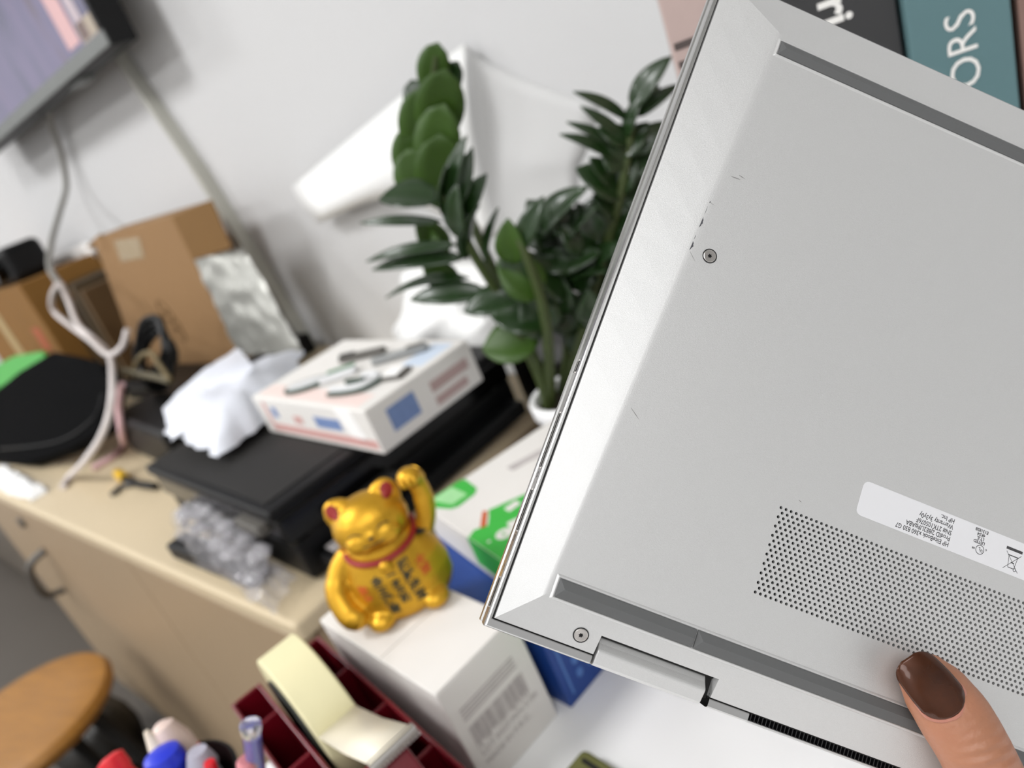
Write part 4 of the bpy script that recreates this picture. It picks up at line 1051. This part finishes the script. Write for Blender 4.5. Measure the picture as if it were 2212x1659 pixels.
stem([(1185, 880, .47), (1150, 760, .455), (1105, 710, .445)])
# upright fresh shoot: (base, tip, width in px)
for b, tp_, w, m in (((928, 205, .50), (946, 92, .50), 58, M_leaf2), ((945, 225, .505), (990, 132, .51), 46, M_leaf), ((918, 255, .505), (888, 172, .51), 50, M_leaf), ((938, 310, .49), (962, 150, .485), 84, M_leaf2),
                     ((915, 350, .495), (908, 190, .49), 80, M_leaf2), ((935, 400, .488), (960, 225, .482), 84, M_leaf2), ((910, 410, .488), (882, 270, .485), 78, M_leaf2), ((960, 455, .482), (950, 290, .476), 92, M_leaf2), ((935, 440, .478), (878, 322, .472), 88, M_leaf2)):
    leaf(b, tp_, w*1.05, m, (fc[0] + random.uniform(-.25, .25), fc[1] + random.uniform(-.25, .25), fc[2]), .05, .05, .5)
for b, tp_, w, m in (((948, 432, .43), (816, 426, .415), 70, None), ((955, 478, .435), (773, 480, .40), 20, None), ((990, 528, .44), (786, 562, .40), 24, None), ((1005, 556, .445), (800, 580, .405), 34, None),
                     ((1015, 600, .45), (828, 638, .42), 30, None), ((1055, 632, .455), (883, 645, .42), 46, None), ((1115, 640, .46), (1000, 672, .43), 62, None), ((968, 445, .43), (1003, 293, .44), 34, None),
                     ((980, 460, .43), (1020, 318, .45), 34, None), ((990, 490, .435), (1048, 375, .45), 46, None), ((1048, 570, .445), (1072, 448, .455), 22, None), ((965, 470, .43), (960, 350, .425), 42, None), ((1000, 520, .44), (985, 400, .42), 52, None), ((1010, 560, .44), (1030, 440, .43), 50, None),
                     ((905, 520, .455), (960, 560, .44), 60, M_leaf2), ((960, 560, .46), (900, 470, .45), 60, M_leaf2), ((985, 640, .46), (915, 560, .455), 60, M_leaf2)):
    leaf(b, tp_, w, m)
for b, tp_, w, m in (((1358, 258, .53), (1241, 195, .50), 24, None), ((1362, 236, .53), (1447, 120, .54), 46, None), ((1370, 245, .53), (1426, 183, .56), 26, None), ((1374, 252, .53), (1466, 180, .55), 26, None),
                     ((1352, 332, .525), (1226, 260, .50), 24, None), ((1345, 352, .52), (1211, 286, .49), 28, None), ((1358, 312, .525), (1292, 276, .51), 44, None), ((1345, 425, .52), (1246, 362, .50), 72, None),
                     ((1350, 360, .52), (1300, 322, .51), 52, None), ((1362, 330, .525), (1450, 262, .55), 44, None), ((1355, 380, .52), (1420, 310, .55), 54, None), ((1340, 440, .52), (1410, 380, .55), 56, None), ((1320, 500, .515), (1390, 430, .54), 60, None),
                     ((1310, 520, .515), (1245, 440, .50), 60, None), ((1155, 520, .50), (1262, 402, .49), 62, None), ((1110, 570, .44), (1096, 474, .435), 56, M_leaf2), ((1120, 540, .44), (1172, 425, .45), 40, None),
                     ((1225, 640, .48), (1145, 560, .46), 86, None), ((1230, 600, .50), (1290, 500, .51), 80, None), ((1170, 640, .45), (1075, 560, .44), 80, M_leaf2), ((1180, 700, .455), (1060, 680, .43), 78, None),
                     ((1200, 560, .50), (1150, 470, .49), 66, None), ((1290, 600, .51), (1230, 520, .50), 70, None), ((1290, 640, .51), (1350, 560, .53), 70, None), ((1250, 700, .50), (1310, 620, .52), 70, None), ((1230, 760, .50), (1290, 690, .52), 70, None),
                     ((1165, 735, .455), (1040, 752, .43), 92, M_leaf2), ((1190, 720, .46), (1130, 640, .45), 80, None), ((1210, 680, .49), (1190, 570, .48), 80, None), ((1150, 640, .45), (1090, 520, .445), 70, None), ((1240, 720, .50), (1200, 620, .50), 80, None), ((1240, 560, .52), (1210, 450, .52), 60, None), ((1265, 500, .52), (1320, 420, .53), 60, None)):
    leaf(b, tp_, w, m)
for b, tp_, w in (((1352, 300, .525), (1385, 205, .53), 34), ((1345, 340, .52), (1400, 262, .54), 46), ((1338, 420, .52), (1372, 330, .53), 50), ((1330, 470, .515), (1282, 420, .50), 54), ((1318, 520, .515), (1362, 440, .53), 56),
                   ((1350, 300, .525), (1255, 228, .505), 22), ((1300, 560, .51), (1345, 500, .53), 60), ((1330, 400, .52), (1275, 340, .505), 40)):
    leaf(b, tp_, w)
for k in range(26):
    a = random.uniform(0, 1); bx, by = 1175 + 130*a + random.uniform(-25, 25), 720 - 210*random.random()
    ang = random.choice((R(-150), R(-60), R(-110), R(-30), R(-170))) + random.uniform(-.3, .3); ln = random.uniform(75, 120)
    y_ = random.uniform(.475, .53)
    leaf((bx, by, y_), (bx + ln*math.cos(ang), by + ln*math.sin(ang), y_ + random.uniform(-.04, .02)), random.uniform(40, 66), None)
t = None

# ------------------------------------------------------------------ books standing upright beyond the laptop
rr_ = ray(1424, 40); BN = Vector((rr_.x, rr_.y, 0)).normalized()      # the row faces the viewer squarely
BP = EYE + ray(1424, 40)*.405
def book(label, pl_, pr_, cover, top, step=0.0, name='book'):
    A = onpl(*pl_, BP + BN*step, BN); B = onpl(*pr_, BP + BN*step, BN)
    ang = math.atan2(B.y - A.y, B.x - A.x); w = (Vector((B.x - A.x, B.y - A.y, 0))).length
    t = thing(name, label, 'book', (A.x, A.y, ZT), ang)
    h = top
    MB().box((.001, .0, .002), (w - .001, .003, h)).build('spine', cover, t, bevel=.0012)
    MB().box((.001, .0032, .002), (.004, .20, h)).build('cover_board', cover, t, bevel=.0008)
    MB().box((w - .004, .0032, .002), (w - .001, .20, h)).build('cover_board', cover, t, bevel=.0008)
    MB().box((.0042, .0034, .005), (w - .0042, .195, h - .004)).build('page_block', M_paper, t)
    return t, w, A
M_lw = mat('white_lettering_ink', 'e9e7e3', .5); M_ld = mat('dark_lettering_ink', '4d4340', .5)
def lettering(t, body, size, x, z, reading_up, m, bold=0.0, sx=1.0):
    mb = MB()
    if reading_up: put_text(mb, body, size, (x, -.0004, z), (0, 0, 1), (-1, 0, 0), 'LEFT', bold, sx)
    else: put_text(mb, body, size, (x, -.0004, z), (0, 0, -1), (1, 0, 0), 'LEFT', bold, sx)
    mb.build('title_lettering', m, t)
def book_px(t, px, py):
    # local x, z of a pixel on the spine plane
    n = Vector((math.sin(t.rotation_euler[2]), -math.cos(t.rotation_euler[2]), 0))
    q = onpl(px, py, Vector(t.location), n); q = local_frame(t).inverted() @ q
    return q.x, q.z
bt_, w, A = book('thick muted teal book with white capital letters on its spine', (1955, 60), (2194, 60), M_teal, .44)
x0, z0 = book_px(bt_, 2121, 182); x1, z1 = book_px(bt_, 2098, 15)
lettering(bt_, 'ORS', (z1 - z0)/1.9, x0, z0, True, M_lw, -.0001, 1.02)
bk_, w, A = book('thick black book with white serif letters, between pink and teal books', (1644, 30), (1945, 30), M_blackspine, .44, .006)
x0, z0 = book_px(bk_, 1766, 4)
lettering(bk_, 'ri', .0235, x0, z0, False, M_lw, .0006)
bp_, w, A = book('dusty pink book with dark letters, left of the black book', (1428, 40), (1638, 40), M_pinkspine, .44)
x0, z0 = book_px(bp_, 1562, 128)
lettering(bp_, 'II', .034, x0, z0, True, M_ld, 0, 1.15)
bb_, w, A = book('brown book at the right end of the row, past the teal book', (2199, 60), (2300, 60), mat('brown_cover', '7d6259', .6), .44)
